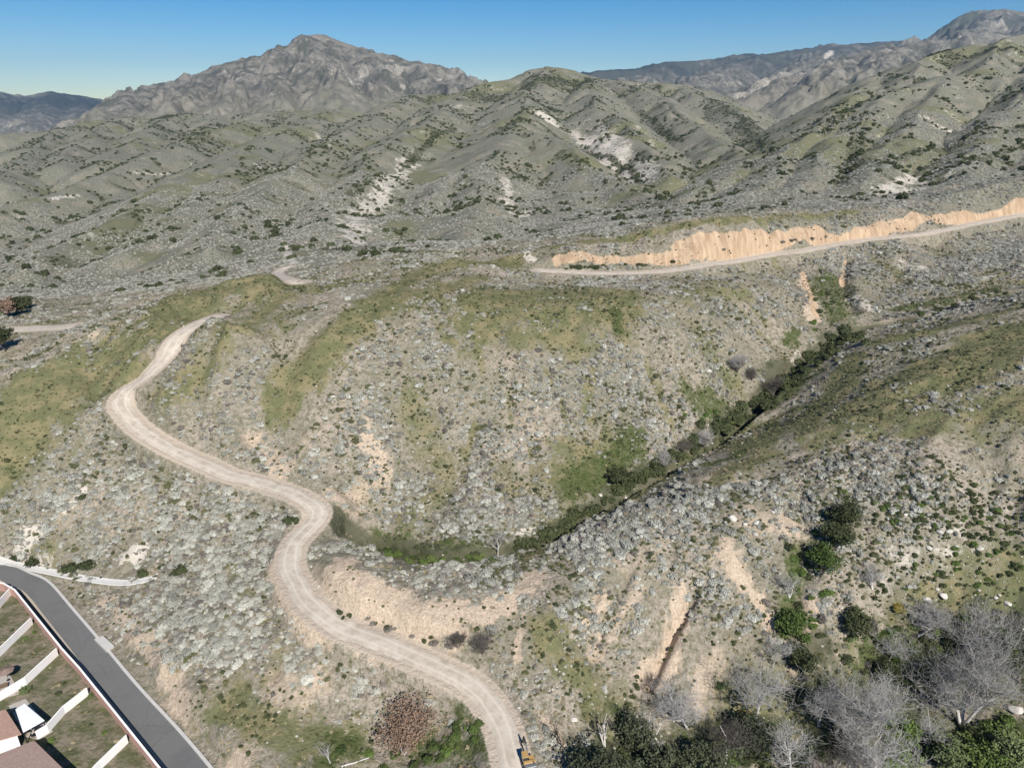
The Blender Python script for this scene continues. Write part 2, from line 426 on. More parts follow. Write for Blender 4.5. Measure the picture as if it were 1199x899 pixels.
# ------------------------------------------------------------------ roads, creek and lane: cut into the ground
def px_line(pl, step=1.5, smooth=9, extra0=(), extra1=()):
    L = smooth_line([tuple(q) for q in extra0] + [tuple(at(*p)) for p in pl] + [tuple(q) for q in extra1], step)
    k = np.ones(smooth) / smooth
    for c in (0, 1, 2):
        n = smooth if c == 2 else 3
        kk = np.ones(n) / n
        L[:, c] = np.convolve(np.pad(L[:, c], (n // 2, n // 2), mode='edge'), kk, 'valid')[:len(L)]
    return L

def bench(L, half, blend, drop=0.12):
    """level the ground to a line's height across a width"""
    sl, D, H, S = dist_line(L, half + blend + 1)
    w = 1 - sstep(half + .2, half + blend, D)
    ZG[sl] = ZG[sl] * (1 - w) + (H - drop) * w
    ROAD[sl] = np.maximum(ROAD[sl], 1 - sstep(half * .9, half + 1.6, D))

def gz(px, py, z):
    s, t = ray_st(px, py); Y = (z - CAM_H) / t
    return (s * Y, Y, z)
ROAD = np.zeros_like(ZG)
CREEK = px_line([(392,606),(405,614),(420,622),(460,638),(500,648),(540,646),(580,640),(640,622),(700,590),(740,565),(790,537),(830,509),(885,475),(945,414),(1000,383),(1050,372),(1090,362),(1180,340),(1260,330)], 2.0, 15)
sl, D, H, S = dist_line(CREEK, 12)
ZG[sl] -= 3.2 * np.exp(-(D / 2.4) ** 4) + 1.2 * np.exp(-(D / 6) ** 2)
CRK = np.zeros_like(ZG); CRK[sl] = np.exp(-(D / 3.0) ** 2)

MAIN = px_line([(612,925),(606,912),(600,895),(594,870),(582,835),(556,806),(520,785),(480,765),(440,750),(400,734),(365,707),(346,682),(339,657),(345,636),(363,617),(373,602),(366,589),(345,578),(305,566),(270,555),(235,541),(200,525),(170,506),(149,488),(140,470),(150,455),(170,445),(184,430)], 1.2, 13, extra1=[gz(195,411,35.6), gz(208,394,37.7), gz(222,383,39.2), gz(235,375,40.2), (-84,195,39.0)])
FARB = px_line([(356,331),(340,327),(326,321),(329,316),(343,311)], 1.2, 9)
CUT = px_line([(628,316),(645,317),(690,319),(740,319),(790,317),(812,311),(850,307),(900,299),(950,291),(1000,283),(1050,277),(1100,270),(1150,260),(1199,251),(1300,236)], 1.5, 13)
WASH = px_line([(-120,388),(-40,387),(0,386),(35,385),(72,383),(90,380)], 1.5, 13)
for _pl, _dp, _w in (([(812,690),(801,714),(786,738),(776,762),(757,800)], 2.6, 1.1), ([(870,650),(890,690),(905,740)], 1.2, 1.4), ([(700,690),(672,735),(650,775)], 1.0, 1.2), ([(992,300),(988,325),(1000,360)], 3.5, 2.5), ([(740,660),(715,710),(690,770)], 1.2, 1.3), ([(960,640),(930,700),(925,760)], 2.0, 2.5)):
    _L = px_line(_pl, 1.5, 5); sl, D, H, S = dist_line(_L, _w * 4); ZG[sl] -= _dp * np.exp(-(D / _w) ** 2)
ROADS = [('main', MAIN, 2.35), ('far', FARB, 2.2), ('cut', CUT, 1.9), ('wash', WASH, 3.6)]
for nm, L, hw in ROADS:
    bench(L, hw + .3, 3.0)

# the paved lane and its flat strip
LANE = px_line([(-90,648),(-40,657),(0,668),(22,676),(44,691),(70,722),(101,760),(144,808),(189,860),(220,898),(262,950)], 1.2, 9)
LANE[:, 2] = 0.0
_r = ROAD.copy(); bench(LANE, 2.9, 3.5, 0.06); ROAD[:] = _r
def flatten(poly, z, soft=2.0):
    """bring a patch of ground to one height"""
    poly = np.array(poly)
    sl = window(poly[:, 0].min() - 4, poly[:, 0].max() + 4, poly[:, 1].min() - 4, poly[:, 1].max() + 4)
    X, Y = XG[sl], YG[sl]
    ins = np.zeros(X.shape, bool); D = np.full(X.shape, 1e9)
    for a, b in zip(poly, np.roll(poly, -1, 0)):
        dx, dy = b - a
        c = ((a[1] > Y) != (b[1] > Y)) & (X < dx * (Y - a[1]) / (dy + 1e-12) + a[0])
        ins ^= c
        u = np.clip(((X - a[0]) * dx + (Y - a[1]) * dy) / (dx * dx + dy * dy), 0, 1)
        D = np.minimum(D, np.hypot(X - a[0] - u * dx, Y - a[1] - u * dy))
    w = np.where(ins, 1, 1 - sstep(0, soft, D))
    ZG[sl] = ZG[sl] * (1 - w) + z * w
    return sl, w
def g0(px, py, z=0.0):
    s, t = ray_st(px, py); Y = (z - CAM_H) / t
    return np.array([s * Y, Y])
WALL_PX = [(-60,668),(-14,679),(4,682.5),(17,690),(72,758.5),(92,780.5),(156,860),(192,905),(230,952)]
_yard = [g0(*p) for p in WALL_PX] + [g0(60,1000), g0(-300,1000), g0(-300,690)]
_ysl, _yw = flatten(_yard, 0.0, 0.6)
YARD = np.zeros_like(ZG); YARD[_ysl] = _yw

# ------------------------------------------------------------------ what grows and lies where, plus some shade painted dark (world-space strokes on the ground)
CH = {k: np.zeros_like(ZG) for k in ('soil', 'green', 'lush', 'pale', 'dark', 'sage', 'orange', 'scrub')}
def stroke(kind, pl, r, w=1.0, soft=0.75):
    Q = [at(*p) for p in pl]
    rm = r * np.mean([pix_m(q) for q in Q])
    L = smooth_line([tuple(q) for q in Q], max(rm * .6, 1.0)) if len(Q) > 1 else np.array([tuple(Q[0]), (Q[0].x + .01, Q[0].y, Q[0].z)])
    sl, D, H, S = dist_line(L, rm * 2.2)
    X, Y = XG[sl], YG[sl]
    kn = .16 if kind == 'orange' else 1.0
    D = D + kn * (fbm(X / (rm * .9), Y / (rm * .9), 5, 91) - .5) * rm * 1.7 + (kn * .5 + .5) * (fbm(X / (rm * .22), Y / (rm * .22), 3, 95) - .5) * rm * .9
    f = (1 - sstep(rm * (1 - soft), rm * (1 + soft), D)) * w
    if w >= 0: CH[kind][sl] = np.maximum(CH[kind][sl], f)
    else: CH[kind][sl] = CH[kind][sl] * (1 + f)

STROKES = {
 'soil': [
  ([(392,668),(430,700),(480,722),(530,726)],26,1),([(560,722),(600,702),(630,672)],15,1),([(410,690),(470,700)],14,1),
  ([(800,690),(795,735),(775,785),(757,805)],12,1),([(705,700),(670,742)],9,.8),([(850,640),(872,680),(895,730)],17,.9),([(745,690),(720,730),(700,770)],14,.6),([(615,715),(604,770)],6,.8),
  ([(950,715),(945,745),(985,800)],16,.9),([(925,790),(940,830)],12,.8),([(840,770),(815,820)],14,.6),([(640,845),(660,870)],12,.7),
  ([(590,430),(620,480),(600,540)],44,.4),([(700,400),(740,440)],30,.3),([(120,700),(180,760),(225,850)],14,.6),([(290,880),(330,800)],26,.6),([(370,800),(330,840)],16,.6),
  ([(430,510),(440,560),(400,580)],18,.7),([(330,548),(300,520)],16,.6),([(355,520),(420,470)],14,.4),([(70,610),(110,590)],20,.4),([(130,620),(210,610)],18,.35),
  ([(1000,560),(1100,600),(1199,560)],44,.35),([(1050,640),(1150,620)],30,.3),([(840,560),(790,600),(730,650)],36,.5),([(940,330),(955,375)],9,.8),([(870,350),(830,330)],20,.4),
  ([(930,620),(870,600)],24,.6),([(700,640),(660,690)],14,.4),([(370,670),(345,720),(420,760)],12,.5),([(315,665),(330,700),(370,745)],10,.8),([(460,775),(420,760)],8,.6),
  ([(200,330),(230,325)],10,.4),([(105,395),(135,378)],6,.6),([(60,420),(90,400)],6,.5)],
 'green': [
  ([(612,654),(650,635),(700,607),(748,577),(800,545),(840,521),(880,503),(930,478)],7,.95),
  ([(480,480),(520,560),(480,620)],28,.55),([(580,560),(640,600)],30,.5),([(340,440),(420,380),(520,335)],26,.7),([(540,380),(640,372),(720,372)],34,.75),([(820,340),(870,345)],24,.6),([(640,740),(680,800),(700,840)],24,.7),([(880,840),(1000,830),(1100,760),(1199,700)],44,.8),([(1040,700),(1120,690)],30,.3),
  ([(10,515),(90,455),(170,392),(260,342),(312,332)],44,1),([(10,470),(90,420)],26,.9),([(200,455),(260,400),(330,345)],22,.7),([(330,475),(390,402),(450,345),(520,312),(600,306)],18,.95),([(560,352),(640,345),(710,345)],40,1),
  ([(480,360),(560,325)],16,.8),([(600,390),(680,395)],20,.7),([(270,328),(312,330)],12,1),([(372,340),(412,332)],12,1),([(1000,490),(1100,435),(1199,392)],46,1),([(855,522),(920,500),(975,466),(1000,420)],17,1),([(880,520),(980,460)],24,1),([(1080,495),(1195,470)],36,.7),
  ([(650,288),(760,272),(850,258),(1000,248)],9,.8),([(830,330),(800,350)],16,.5),([(250,835),(330,850),(400,875)],34,.7),([(320,790),(325,770)],14,.5),([(270,655),(290,690)],12,.5),([(700,380),(760,360)],20,.4),
  ([(650,560),(690,540)],34,.7),([(420,560),(470,600)],20,.4),([(1030,400),(1100,385),(1199,360)],12,1),([(640,740),(690,790),(720,820)],24,.5),([(840,560),(900,530)],16,.8),([(40,640),(60,650)],14,.6)],
 'lush': [
  ([(1010,790),(1080,760),(1160,780)],26,.8),([(820,870),(900,860),(1000,870)],22,.7),
  ([(440,640),(500,650),(560,652)],17,.9),([(540,630),(590,618)],10,.5),([(680,575),(715,555),(735,520)],22,1),([(700,500),(740,500)],12,.4),([(815,470),(850,480),(900,478),(940,440)],18,.8),([(960,345),(975,325),(985,370)],17,.8),
  ([(1050,362),(1110,352),(1165,338)],11,.8),([(925,400),(932,388)],9,.9),([(388,608),(384,600)],5,.9),([(720,362),(723,388)],7,.9),([(400,870),(380,890)],20,.9),([(500,880),(555,872)],26,.8),([(540,830),(560,850)],10,.7),
  ([(935,640),(925,700),(918,740)],13,.8),([(1080,860),(1199,870)],40,.8),([(1190,740),(1199,720)],16,.8),([(727,850),(720,832)],12,.8),([(870,530),(830,545)],12,.8),([(1010,840),(1080,800)],16,.6),([(855,440),(840,460)],12,.4)],
 'pale': [
  ([(480,190),(440,235),(412,270),(420,285)],15,.95),([(380,240),(400,262)],7,.7),([(640,138),(680,162),(718,185),(748,214)],17,.95),([(700,150),(765,205)],11,.75),([(592,210),(602,250),(630,245)],9,.9),([(575,180),(595,200)],8,.5),
  ([(1095,200),(1030,225),(1110,212)],13,.95),([(1080,138),(1120,152)],12,.8),([(1130,185),(1110,205)],6,.9),([(60,233),(90,229)],4,.9),([(150,202),(200,203)],4,.9),([(300,192),(345,196)],4,.7),([(165,335),(208,322)],12,.7),([(330,285),(345,308)],6,.9),
  ([(525,292),(530,300)],4,.8),([(615,295),(622,305)],5,.9),([(410,92),(470,82),(530,92)],12,.6),([(370,58),(390,90)],10,.5),([(330,100),(360,110)],10,.4),([(970,68),(974,60)],4,.9),([(800,92),(860,95)],14,.45),([(860,112),(930,88),(1040,58)],12,.6),
  ([(1130,30),(1170,28)],12,.6),([(1150,325),(1090,318),(1060,310)],14,.5),([(30,628),(45,624)],9,1),([(165,650),(145,652),(170,640)],8,.8),([(75,598),(95,580),(98,570)],4,1),([(20,645),(60,655)],4,.6),
  ([(85,250),(130,240)],4,.6),([(60,280),(110,278)],5,.6),([(185,235),(215,225)],4,.6),([(370,155),(385,165)],5,.7),([(530,125),(560,128)],5,.6),([(990,55),(1100,50)],8,.5),([(980,240),(1010,238)],7,.7),([(935,245),(900,250)],6,.5),
  ([(1030,585),(1100,580),(1180,600)],34,.35),([(1040,650),(1120,640)],24,.4),([(605,625),(625,620)],4,1),([(835,500),(820,515)],4,.7),([(935,415),(930,428)],4,1),([(995,350),(1022,362)],8,.7),([(985,300),(990,330)],6,.4)],
 'dark': [
  ([(650,300),(690,304),(730,306)],6,.85),([(400,606),(470,640),(540,646),(602,644),(642,625),(690,599),(739,566),(788,537),(824,511),(870,484),(912,460),(945,425),(985,400)],6,.95),  # creek line: brush cover and the ravine's shadow, both painted as dark ground
  ([(690,893),(800,880),(900,868),(1000,850),(1100,810)],26,.9),([(1110,790),(1150,772),(1199,760)],34,1),([(985,590),(980,620),(955,650)],16,.7),([(835,512),(900,470),(990,405)],10,.7),([(900,440),(985,400)],12,.8),([(720,578),(735,565)],12,.8),([(960,760),(1000,800),(1060,820)],24,.7),  # brush, plus cast shade painted dark at right edge and by round tree
  ([(560,112),(620,100),(680,98)],16,.7),([(130,143),(190,139)],8,1),([(60,150),(200,160),(240,172)],10,.45),([(985,215),(1000,182),(1010,152)],8,1),([(1025,195),(1085,175),(1199,150)],5,1),([(870,195),(950,155),(985,135),(1080,92)],5,1),
  ([(1100,62),(1199,62)],14,.7),([(820,110),(870,140),(890,170)],12,.6),([(700,90),(800,78),(900,68),(1000,57)],12,.9),([(720,97),(760,102)],6,.5),([(1085,45),(1110,30),(1140,18)],9,.9),([(1199,20),(1180,25)],8,.9),([(0,360),(25,352)],10,.8),
  ([(530,150),(500,170),(470,200)],5,.8),([(400,230),(440,205)],6,.7),([(610,140),(640,150),(720,190),(750,215)],4,.8),([(270,240),(300,250)],6,.9),([(1100,210),(1199,170)],5,.8),([(880,250),(920,235),(1000,215)],5,.5),([(985,310),(985,340)],6,.6),([(750,130),(800,165)],4,.8)],
 'orange': [
  ([(655,304),(700,305),(760,302),(800,300)],8,.95),([(800,294),(850,287),(900,282)],13,1),([(900,281),(960,276),(1020,268)],9,1),([(1030,266),(1120,253),(1199,243)],8,.95),([(990,310),(985,335)],4,.6),([(940,320),(955,370)],5,.6)],
 'sage': [
  ([(1000,560),(1100,590),(1199,560)],50,.72),([(820,640),(740,690),(690,760)],40,.55),([(1040,470),(1150,480)],34,.55),([(450,410),(600,430),(760,430)],60,.68),([(560,520),(640,540)],56,.8),([(880,560),(960,600)],34,.75),([(1000,660),(1120,670),(1199,690)],30,.6),
  ([(30,600),(150,560),(250,600),(280,690)],85,1),([(200,700),(270,760),(340,750)],50,1),([(400,540),(470,450),(530,395)],36,.95),([(420,590),(540,600),(620,590)],56,1),([(720,470),(770,500)],40,.8),([(980,420),(1050,455),(1130,480)],24,.9),
  ([(860,570),(770,615),(700,650)],34,.95),([(690,690),(660,745)],20,1),([(430,700),(420,640)],10,.5),([(560,690),(540,670)],14,.8),([(510,820),(560,840)],22,.8),([(330,480),(250,430)],30,.6),([(400,760),(440,790)],20,.9),([(900,350),(760,370)],36,.8),([(1100,330),(1199,290)],36,.9),([(1000,320),(860,330)],24,.7)],
}
STROKES['scrub'] = [([(612,654),(650,635),(700,607),(748,577),(800,545),(840,521),(880,503)],7,1),([(480,470),(525,560),(470,620)],30,.7),([(580,560),(660,600)],30,.7),([(560,350),(700,370)],40,.35),([(900,830),(1040,820),(1120,740)],40,.8),([(180,640),(260,620),(330,700)],40,.35),([(985,570),(1060,600),(1199,600)],55,1),([(1000,650),(1120,660),(1199,690)],40,.9),([(660,660),(640,760),(690,840)],34,.7),([(760,640),(850,600)],40,.5),([(820,680),(880,760)],34,.6),([(740,830),(690,850)],24,.9),([(470,640),(560,640)],30,.8),([(700,560),(800,500),(860,450)],30,.7),([(960,350),(1000,340)],20,.7),([(600,560),(500,560)],40,.35),([(330,850),(250,820)],30,.5),([(440,760),(390,730)],12,.8),([(1080,420),(1000,470)],40,.35)]
for k in ('scrub', 'soil', 'green', 'lush', 'pale', 'dark', 'orange', 'sage'):
    for pl, r, w in STROKES[k]:
        stroke(k, pl, r, w, .3 if k == 'orange' else .85)
CH['soil'] *= 1 - .5 * CH['scrub']
gx, gy = grad(ZG)
SLOPE = np.hypot(gx, gy)
n1 = fbm(XG / 40, YG / 40, 5, 201); n2 = fbm(XG / 160, YG / 160, 5, 205); n3 = fbm(XG / 14, YG / 14, 4, 209)
midw = sstep(280, 420, YG) * (1 - sstep(2600, 4200, YG))
farw = sstep(2600, 4200, YG)
CH['pale'] *= np.where(YG > 330, .76, 1.0)
CH['sage'] = np.maximum(CH['sage'], .5 + .9 * (n3 - .5))
for pl, r in (([(855,525),(920,500),(975,468),(1000,420)], 15), ([(1010,402),(1100,385),(1199,362)], 15), ([(1000,475),(1100,430),(1199,395)], 30)):
    stroke('sage', pl, r, -.75)
CH['green'] = np.maximum(CH['green'], midw * sstep(.5, .68, n2 * .6 + n1 * .4) * .85)
CH['pale'] = np.maximum(CH['pale'], .5 * midw * sstep(.59, .76, n1 * .6 + n3 * .4 + .10 * sstep(.3, .7, SLOPE)) * .8)
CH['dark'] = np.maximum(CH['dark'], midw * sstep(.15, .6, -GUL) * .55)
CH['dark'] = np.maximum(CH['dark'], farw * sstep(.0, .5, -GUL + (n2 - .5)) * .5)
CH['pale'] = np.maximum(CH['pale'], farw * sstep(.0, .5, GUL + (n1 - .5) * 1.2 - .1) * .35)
CH['sage'] *= 1 - .8 * CH['green'] * (1 - midw)
CH['sage'] *= 1 - .85 * CH['lush']
CH['sage'] *= 1 - .75 * CH['orange']
CH['sage'] *= 1 - .9 * sstep(.5, 1, CH['soil'])
CH['sage'] = np.clip(CH['sage'], 0, 1) * (1 - ROAD) * (1 - YARD) * (1 - .9 * CRK)
CH['green'] *= 1 - YARD
nearw = 1 - sstep(260, 330, YG)
rib = sstep(.05, .45, -GUL) * nearw * np.clip((YG - 128) / 20, 0, 1)
CH['green'] = np.maximum(CH['green'], rib * .62 * sstep(.3, .6, n1)); CH['scrub'] = np.maximum(CH['scrub'], rib * .6)
CH['sage'] *= 1 - .5 * rib
CH['dark'] = np.maximum(CH['dark'], np.clip(CRK * 1.3, 0, .9))  # creek bed darkened for ravine shade as well as brush
CH['road'] = ROAD

_i = np.arange(NR * NC).reshape(NR, NC)
_f = np.stack([_i[:-1, :-1], _i[:-1, 1:], _i[1:, 1:], _i[1:, :-1]], -1).reshape(-1, 4)
terr_me = np_mesh('terrain', np.stack([XG, YG, ZG], -1).reshape(-1, 3), _f, True)
def attr4(me, name, chans):
    a = me.attributes.new(name, 'FLOAT_COLOR', 'POINT')
    a.data.foreach_set('color', np.stack([np.clip(c, 0, 1) for c in chans], -1).astype(np.float32).ravel())
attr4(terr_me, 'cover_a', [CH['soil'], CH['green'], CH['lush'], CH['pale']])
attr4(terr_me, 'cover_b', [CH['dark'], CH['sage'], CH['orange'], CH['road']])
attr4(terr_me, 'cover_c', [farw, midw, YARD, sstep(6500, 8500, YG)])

# ------------------------------------------------------------------ materials
class NT:
    def __init__(s, name, rough=0.9, spec=0.15):
        s.m = bpy.data.materials.new(name); s.m.use_nodes = True
        s.n = s.m.node_tree.nodes; s.l = s.m.node_tree.links
        s.b = s.n['Principled BSDF']
        s.b.inputs['Roughness'].default_value = rough
        s.b.inputs['Specular IOR Level'].default_value = spec
        s.co = None
    def set(s, sock, v):
        if isinstance(v, bpy.types.NodeSocket): s.l.new(v, sock)
        elif isinstance(v, (tuple, list)): sock.default_value = (*v, 1) if len(v) == 3 and len(sock.default_value) == 4 else v
        else: sock.default_value = v
    def coord(s, kind='Object'):
        if s.co is None: s.co = s.n.new('ShaderNodeTexCoord')
        return s.co.outputs[kind]
    def noise(s, scale, detail=4, rough=.55, dist=0.0, vec=None):
        t = s.n.new('ShaderNodeTexNoise'); s.set(t.inputs['Vector'], vec if vec is not None else s.coord())
        t.inputs['Scale'].default_value = scale; t.inputs['Detail'].default_value = detail
        t.inputs['Roughness'].default_value = rough; t.inputs['Distortion'].default_value = dist
        return t.outputs['Fac']
    def voro(s, scale, feature='F1', out='Distance', vec=None):
        t = s.n.new('ShaderNodeTexVoronoi'); t.feature = feature; s.set(t.inputs['Vector'], vec if vec is not None else s.coord())
        t.inputs['Scale'].default_value = scale
        return t.outputs[out]
    def ramp(s, f, a, b):
        t = s.n.new('ShaderNodeMapRange'); t.interpolation_type = 'SMOOTHSTEP'
        s.set(t.inputs[0], f); t.inputs[1].default_value = a; t.inputs[2].default_value = b
        return t.outputs[0]
    def math(s, op, a, b=0.0, clamp=False):
        t = s.n.new('ShaderNodeMath'); t.operation = op; t.use_clamp = clamp
        s.set(t.inputs[0], a); s.set(t.inputs[1], b)
        return t.outputs[0]
    def mix(s, f, a, b, mode='MIX'):
        t = s.n.new('ShaderNodeMix'); t.data_type = 'RGBA'; t.blend_type = mode
        s.set(t.inputs[0], f); s.set(t.inputs[6], a); s.set(t.inputs[7], b)
        return t.outputs[2]
    def attr(s, name):
        t = s.n.new('ShaderNodeAttribute'); t.attribute_name = name
        sp = s.n.new('ShaderNodeSeparateColor'); s.l.new(t.outputs['Color'], sp.inputs[0])
        return sp.outputs[0], sp.outputs[1], sp.outputs[2], t.outputs['Alpha']
    def rand(s):
        return s.n.new('ShaderNodeObjectInfo').outputs['Random']
    def color(s, c): s.set(s.b.inputs['Base Color'], c)
    def bump(s, h, dist=.1, strength=.6):
        t = s.n.new('ShaderNodeBump'); s.set(t.inputs['Height'], h)
        t.inputs['Distance'].default_value = dist; t.inputs['Strength'].default_value = strength
        s.l.new(t.outputs[0], s.b.inputs['Normal'])

C_SOIL = ((.19, .162, .13), (.45, .385, .315))
C_SAGE = ((.17, .17, .14), (.29, .295, .25))
def terrain_material():
    k = NT('hillside ground', .95, .08)
    so, gr, lu, pa = k.attr('cover_a'); da, sa, orr, ro = k.attr('cover_b'); fa, mi, ya, bl = k.attr('cover_c')
    fine = k.noise(2.2, 5, .7); med = k.noise(.35, 5, .6); big = k.noise(.05, 5, .6)
    speck = k.voro(.75); speck2 = k.voro(.32)
    br = lambda w, a=.5: k.ramp(k.math('ADD', w, k.math('MULTIPLY', k.math('SUBTRACT', med, .5), a)), .25, .7)
    grit = k.noise(6, 4, .7)
    soil = k.mix(k.ramp(k.math('ADD', k.math('MULTIPLY', fine, .6), k.math('MULTIPLY', grit, .4)), .3, .68), C_SOIL[0], C_SOIL[1])
    soil = k.mix(k.ramp(k.noise(.8, 4, .6), .42, .62), soil, k.mix(k.ramp(fine, .35, .65), (.13, .115, .065), (.255, .235, .18)))          # dry grass and litter between shrubs
    soil = k.mix(k.math('MULTIPLY', k.ramp(big, .35, .6), .5), soil, (.16, .155, .105))
    bare = k.mix(k.ramp(fine, .3, .7), (.36, .28, .205), (.59, .475, .365))
    bare = k.mix(k.math('MULTIPLY', k.ramp(k.noise(.5, 5, .65), .5, .72), .45), bare, (.30, .225, .15))
    c = k.mix(br(so), soil, bare)
    # distant shrub cover: grey-green clumps with darker gaps
    sage = k.mix(k.ramp(speck, .25, .62), C_SAGE[1], (.105, .108, .08))
    sage = k.mix(k.math('MULTIPLY', k.ramp(big, .3, .7), .35), sage, (.16, .155, .10))
    c = k.mix(k.math('MULTIPLY', k.math('MULTIPLY', mi, k.ramp(k.math('ADD', sa, k.math('SUBTRACT', med, .5)), .15, .6)), .85), c, sage)
    grass = k.mix(fine, (.09, .10, .045), (.185, .18, .095))
    grass = k.mix(k.math('MULTIPLY', k.ramp(k.noise(.22, 5, .65), .42, .65), .7), grass, (.27, .22, .125))
    grass = k.mix(k.math('MULTIPLY', mi, .65), grass, (.155, .155, .10))
    c = k.mix(br(gr), c, grass)
    lush = k.mix(k.ramp(fine, .3, .7), (.03, .045, .014), (.095, .12, .04))
    lush = k.mix(k.math('MULTIPLY', k.ramp(k.noise(.5, 6, .7), .45, .65), .7), lush, (.13, .125, .06))
    c = k.mix(k.math('MULTIPLY', k.ramp(k.math('ADD', lu, k.math('MULTIPLY', k.math('SUBTRACT', k.noise(.4, 7, .75), .5), 1.6)), .3, .85), .92), c, lush)
    # far ranges
    rangec = k.mix(k.ramp(k.noise(.010, 10, .75), .42, .6), (.075, .075, .06), (.20, .18, .15))
    rangec = k.mix(k.ramp(k.noise(.016, 10, .8), .54, .64), rangec, (.32, .285, .24))
    rangec = k.mix(k.math('MULTIPLY', bl, k.ramp(k.noise(.0016, 6, .6), .72, .5)), rangec, (.026, .034, .034))
    c = k.mix(fa, c, rangec)
    pale = k.mix(k.noise(.6, 4, .6), (.42, .37, .31), (.62, .57, .50))
    pale = k.mix(k.math('MULTIPLY', k.math('MULTIPLY', mi, k.ramp(speck2, .5, .2)), .6), pale, (.14, .14, .10))
    c = k.mix(k.ramp(pa, .74, .92), c, pale)
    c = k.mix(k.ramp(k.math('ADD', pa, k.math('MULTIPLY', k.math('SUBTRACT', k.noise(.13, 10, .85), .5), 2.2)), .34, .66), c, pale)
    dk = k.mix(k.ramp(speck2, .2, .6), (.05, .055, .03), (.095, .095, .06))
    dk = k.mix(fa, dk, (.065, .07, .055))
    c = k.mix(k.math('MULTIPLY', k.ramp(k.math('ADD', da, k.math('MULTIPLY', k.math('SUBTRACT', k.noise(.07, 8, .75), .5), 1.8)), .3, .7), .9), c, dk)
    _mp = k.n.new('ShaderNodeMapping'); k.l.new(k.coord(), _mp.inputs[0]); _mp.inputs['Scale'].default_value = (1.0, .25, .08)
    org = k.mix(k.ramp(k.noise(.55, 6, .7, vec=_mp.outputs[0]), .3, .7), (.34, .23, .145), (.55, .41, .28))
    c = k.mix(k.ramp(k.math('ADD', orr, k.math('MULTIPLY', k.math('SUBTRACT', k.noise(.3, 4, .6), .5), .5)), .32, .6), c, org)
    c = k.mix(k.ramp(k.math('ADD', ro, k.math('MULTIPLY', k.math('SUBTRACT', fine, .5), .6)), .4, .75), c, k.mix(fine, (.40, .33, .26), (.50, .42, .34)))
    yard = k.mix(k.ramp(k.noise(.35, 5, .7), .35, .62), (.24, .20, .15), (.105, .11, .055))
    yard = k.mix(k.ramp(k.noise(.18, 3, .6), .62, .74), yard, (.12, .145, .05))
    c = k.mix(ya, c, yard)
    k.color(c)
    h = k.math('ADD', k.math('MULTIPLY', fine, .35), k.math('ADD', k.noise(.9, 5, .65), k.math('MULTIPLY', speck, k.math('MULTIPLY', mi, .8))))
    k.bump(h, .8, .7)
    return k.m
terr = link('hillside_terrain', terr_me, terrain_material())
tag(terr, kind='structure')

def road_sheet(name, L, hw, mat, seed, crown=.06, lift=.0, ragged=.6, nx=9):
    """a strip that follows a line, a little proud of its bed, its ragged edges dipping into the ground"""
    d = np.gradient(L[:, :2], axis=0); d /= np.linalg.norm(d, axis=1)[:, None] + 1e-9
    nrm = np.stack([-d[:, 1], d[:, 0]], 1)
    S = np.cumsum(np.r_[0, np.hypot(*np.diff(L[:, :2], axis=0).T)])
    el = hw + (fbm(S / 4, S * 0 + seed, 3, seed) - .5) * 2 * ragged; er = hw + (fbm(S / 4, S * 0 + seed + 5, 3, seed + 3) - .5) * 2 * ragged
    us = np.linspace(-1, 1, nx); V = []; U = []
    for u in us:
        w = np.where(u < 0, el, er) * u
        z = L[:, 2] + lift + crown * (1 - abs(u)) + np.where(abs(u) > .98, -.22, 0) - .05 * math.exp(-((abs(u) - .45) / .12) ** 2)
        V.append(np.c_[L[:, :2] + nrm * w[:, None], z]); U.append(np.c_[np.full(len(S), u), S])
    V = np.stack(V, 1).reshape(-1, 3); U = np.stack(U, 1).reshape(-1, 2)
    i = np.arange(len(S) * nx).reshape(len(S), nx)
    f = np.stack([i[:-1, :-1], i[1:, :-1], i[1:, 1:], i[:-1, 1:]], -1).reshape(-1, 4)[:, ::-1]
    me = np_mesh(name, V, f, True)
    a = me.attributes.new('track', 'FLOAT_COLOR', 'POINT')
    a.data.foreach_set('color', np.c_[U[:, 0] * .5 + .5, U[:, 1] * 0, U[:, 1] * 0, U[:, 0] * 0 + 1].astype(np.float32).ravel())
    return tag(link(name, me, mat), kind='structure')

def dirt_material(name, base, lighter):
    k = NT(name, .95, .08)
    u = k.attr('track')[0]
    c = k.mix(k.ramp(k.noise(.5, 7, .68), .3, .7), tuple(v * .92 for v in base), lighter)
    c = k.mix(k.math('MULTIPLY', k.ramp(k.math('ABSOLUTE', k.math('SUBTRACT', u, .5)), .34, .5), .45), c, tuple(v * .8 for v in base))
    c = k.mix(k.math('MULTIPLY', k.ramp(k.voro(3.5), .16, .08), .22), c, (.32, .28, .235))
    rut = k.math('ABSOLUTE', k.math('SUBTRACT', k.math('ABSOLUTE', k.math('SUBTRACT', u, .5)), .2))
    c = k.mix(k.math('MULTIPLY', k.math('SUBTRACT', 1.0, k.ramp(rut, .0, .09)), .5), c, tuple(min(1, v * 1.12) for v in lighter))
    c = k.mix(k.math('MULTIPLY', k.ramp(k.noise(.25, 4, .6), .55, .75), .3), c, tuple(v * .72 for v in base))
    k.color(c); k.bump(k.noise(3, 5, .7), .08, .5)
    return k.m
M_DIRT = dirt_material('graded dirt', (.41, .35, .285), (.55, .485, .41))
for i, (nm, L, hw) in enumerate(ROADS):
    road_sheet('dirt_road', L, hw, M_DIRT, 20 + i * 7, lift=-.02)
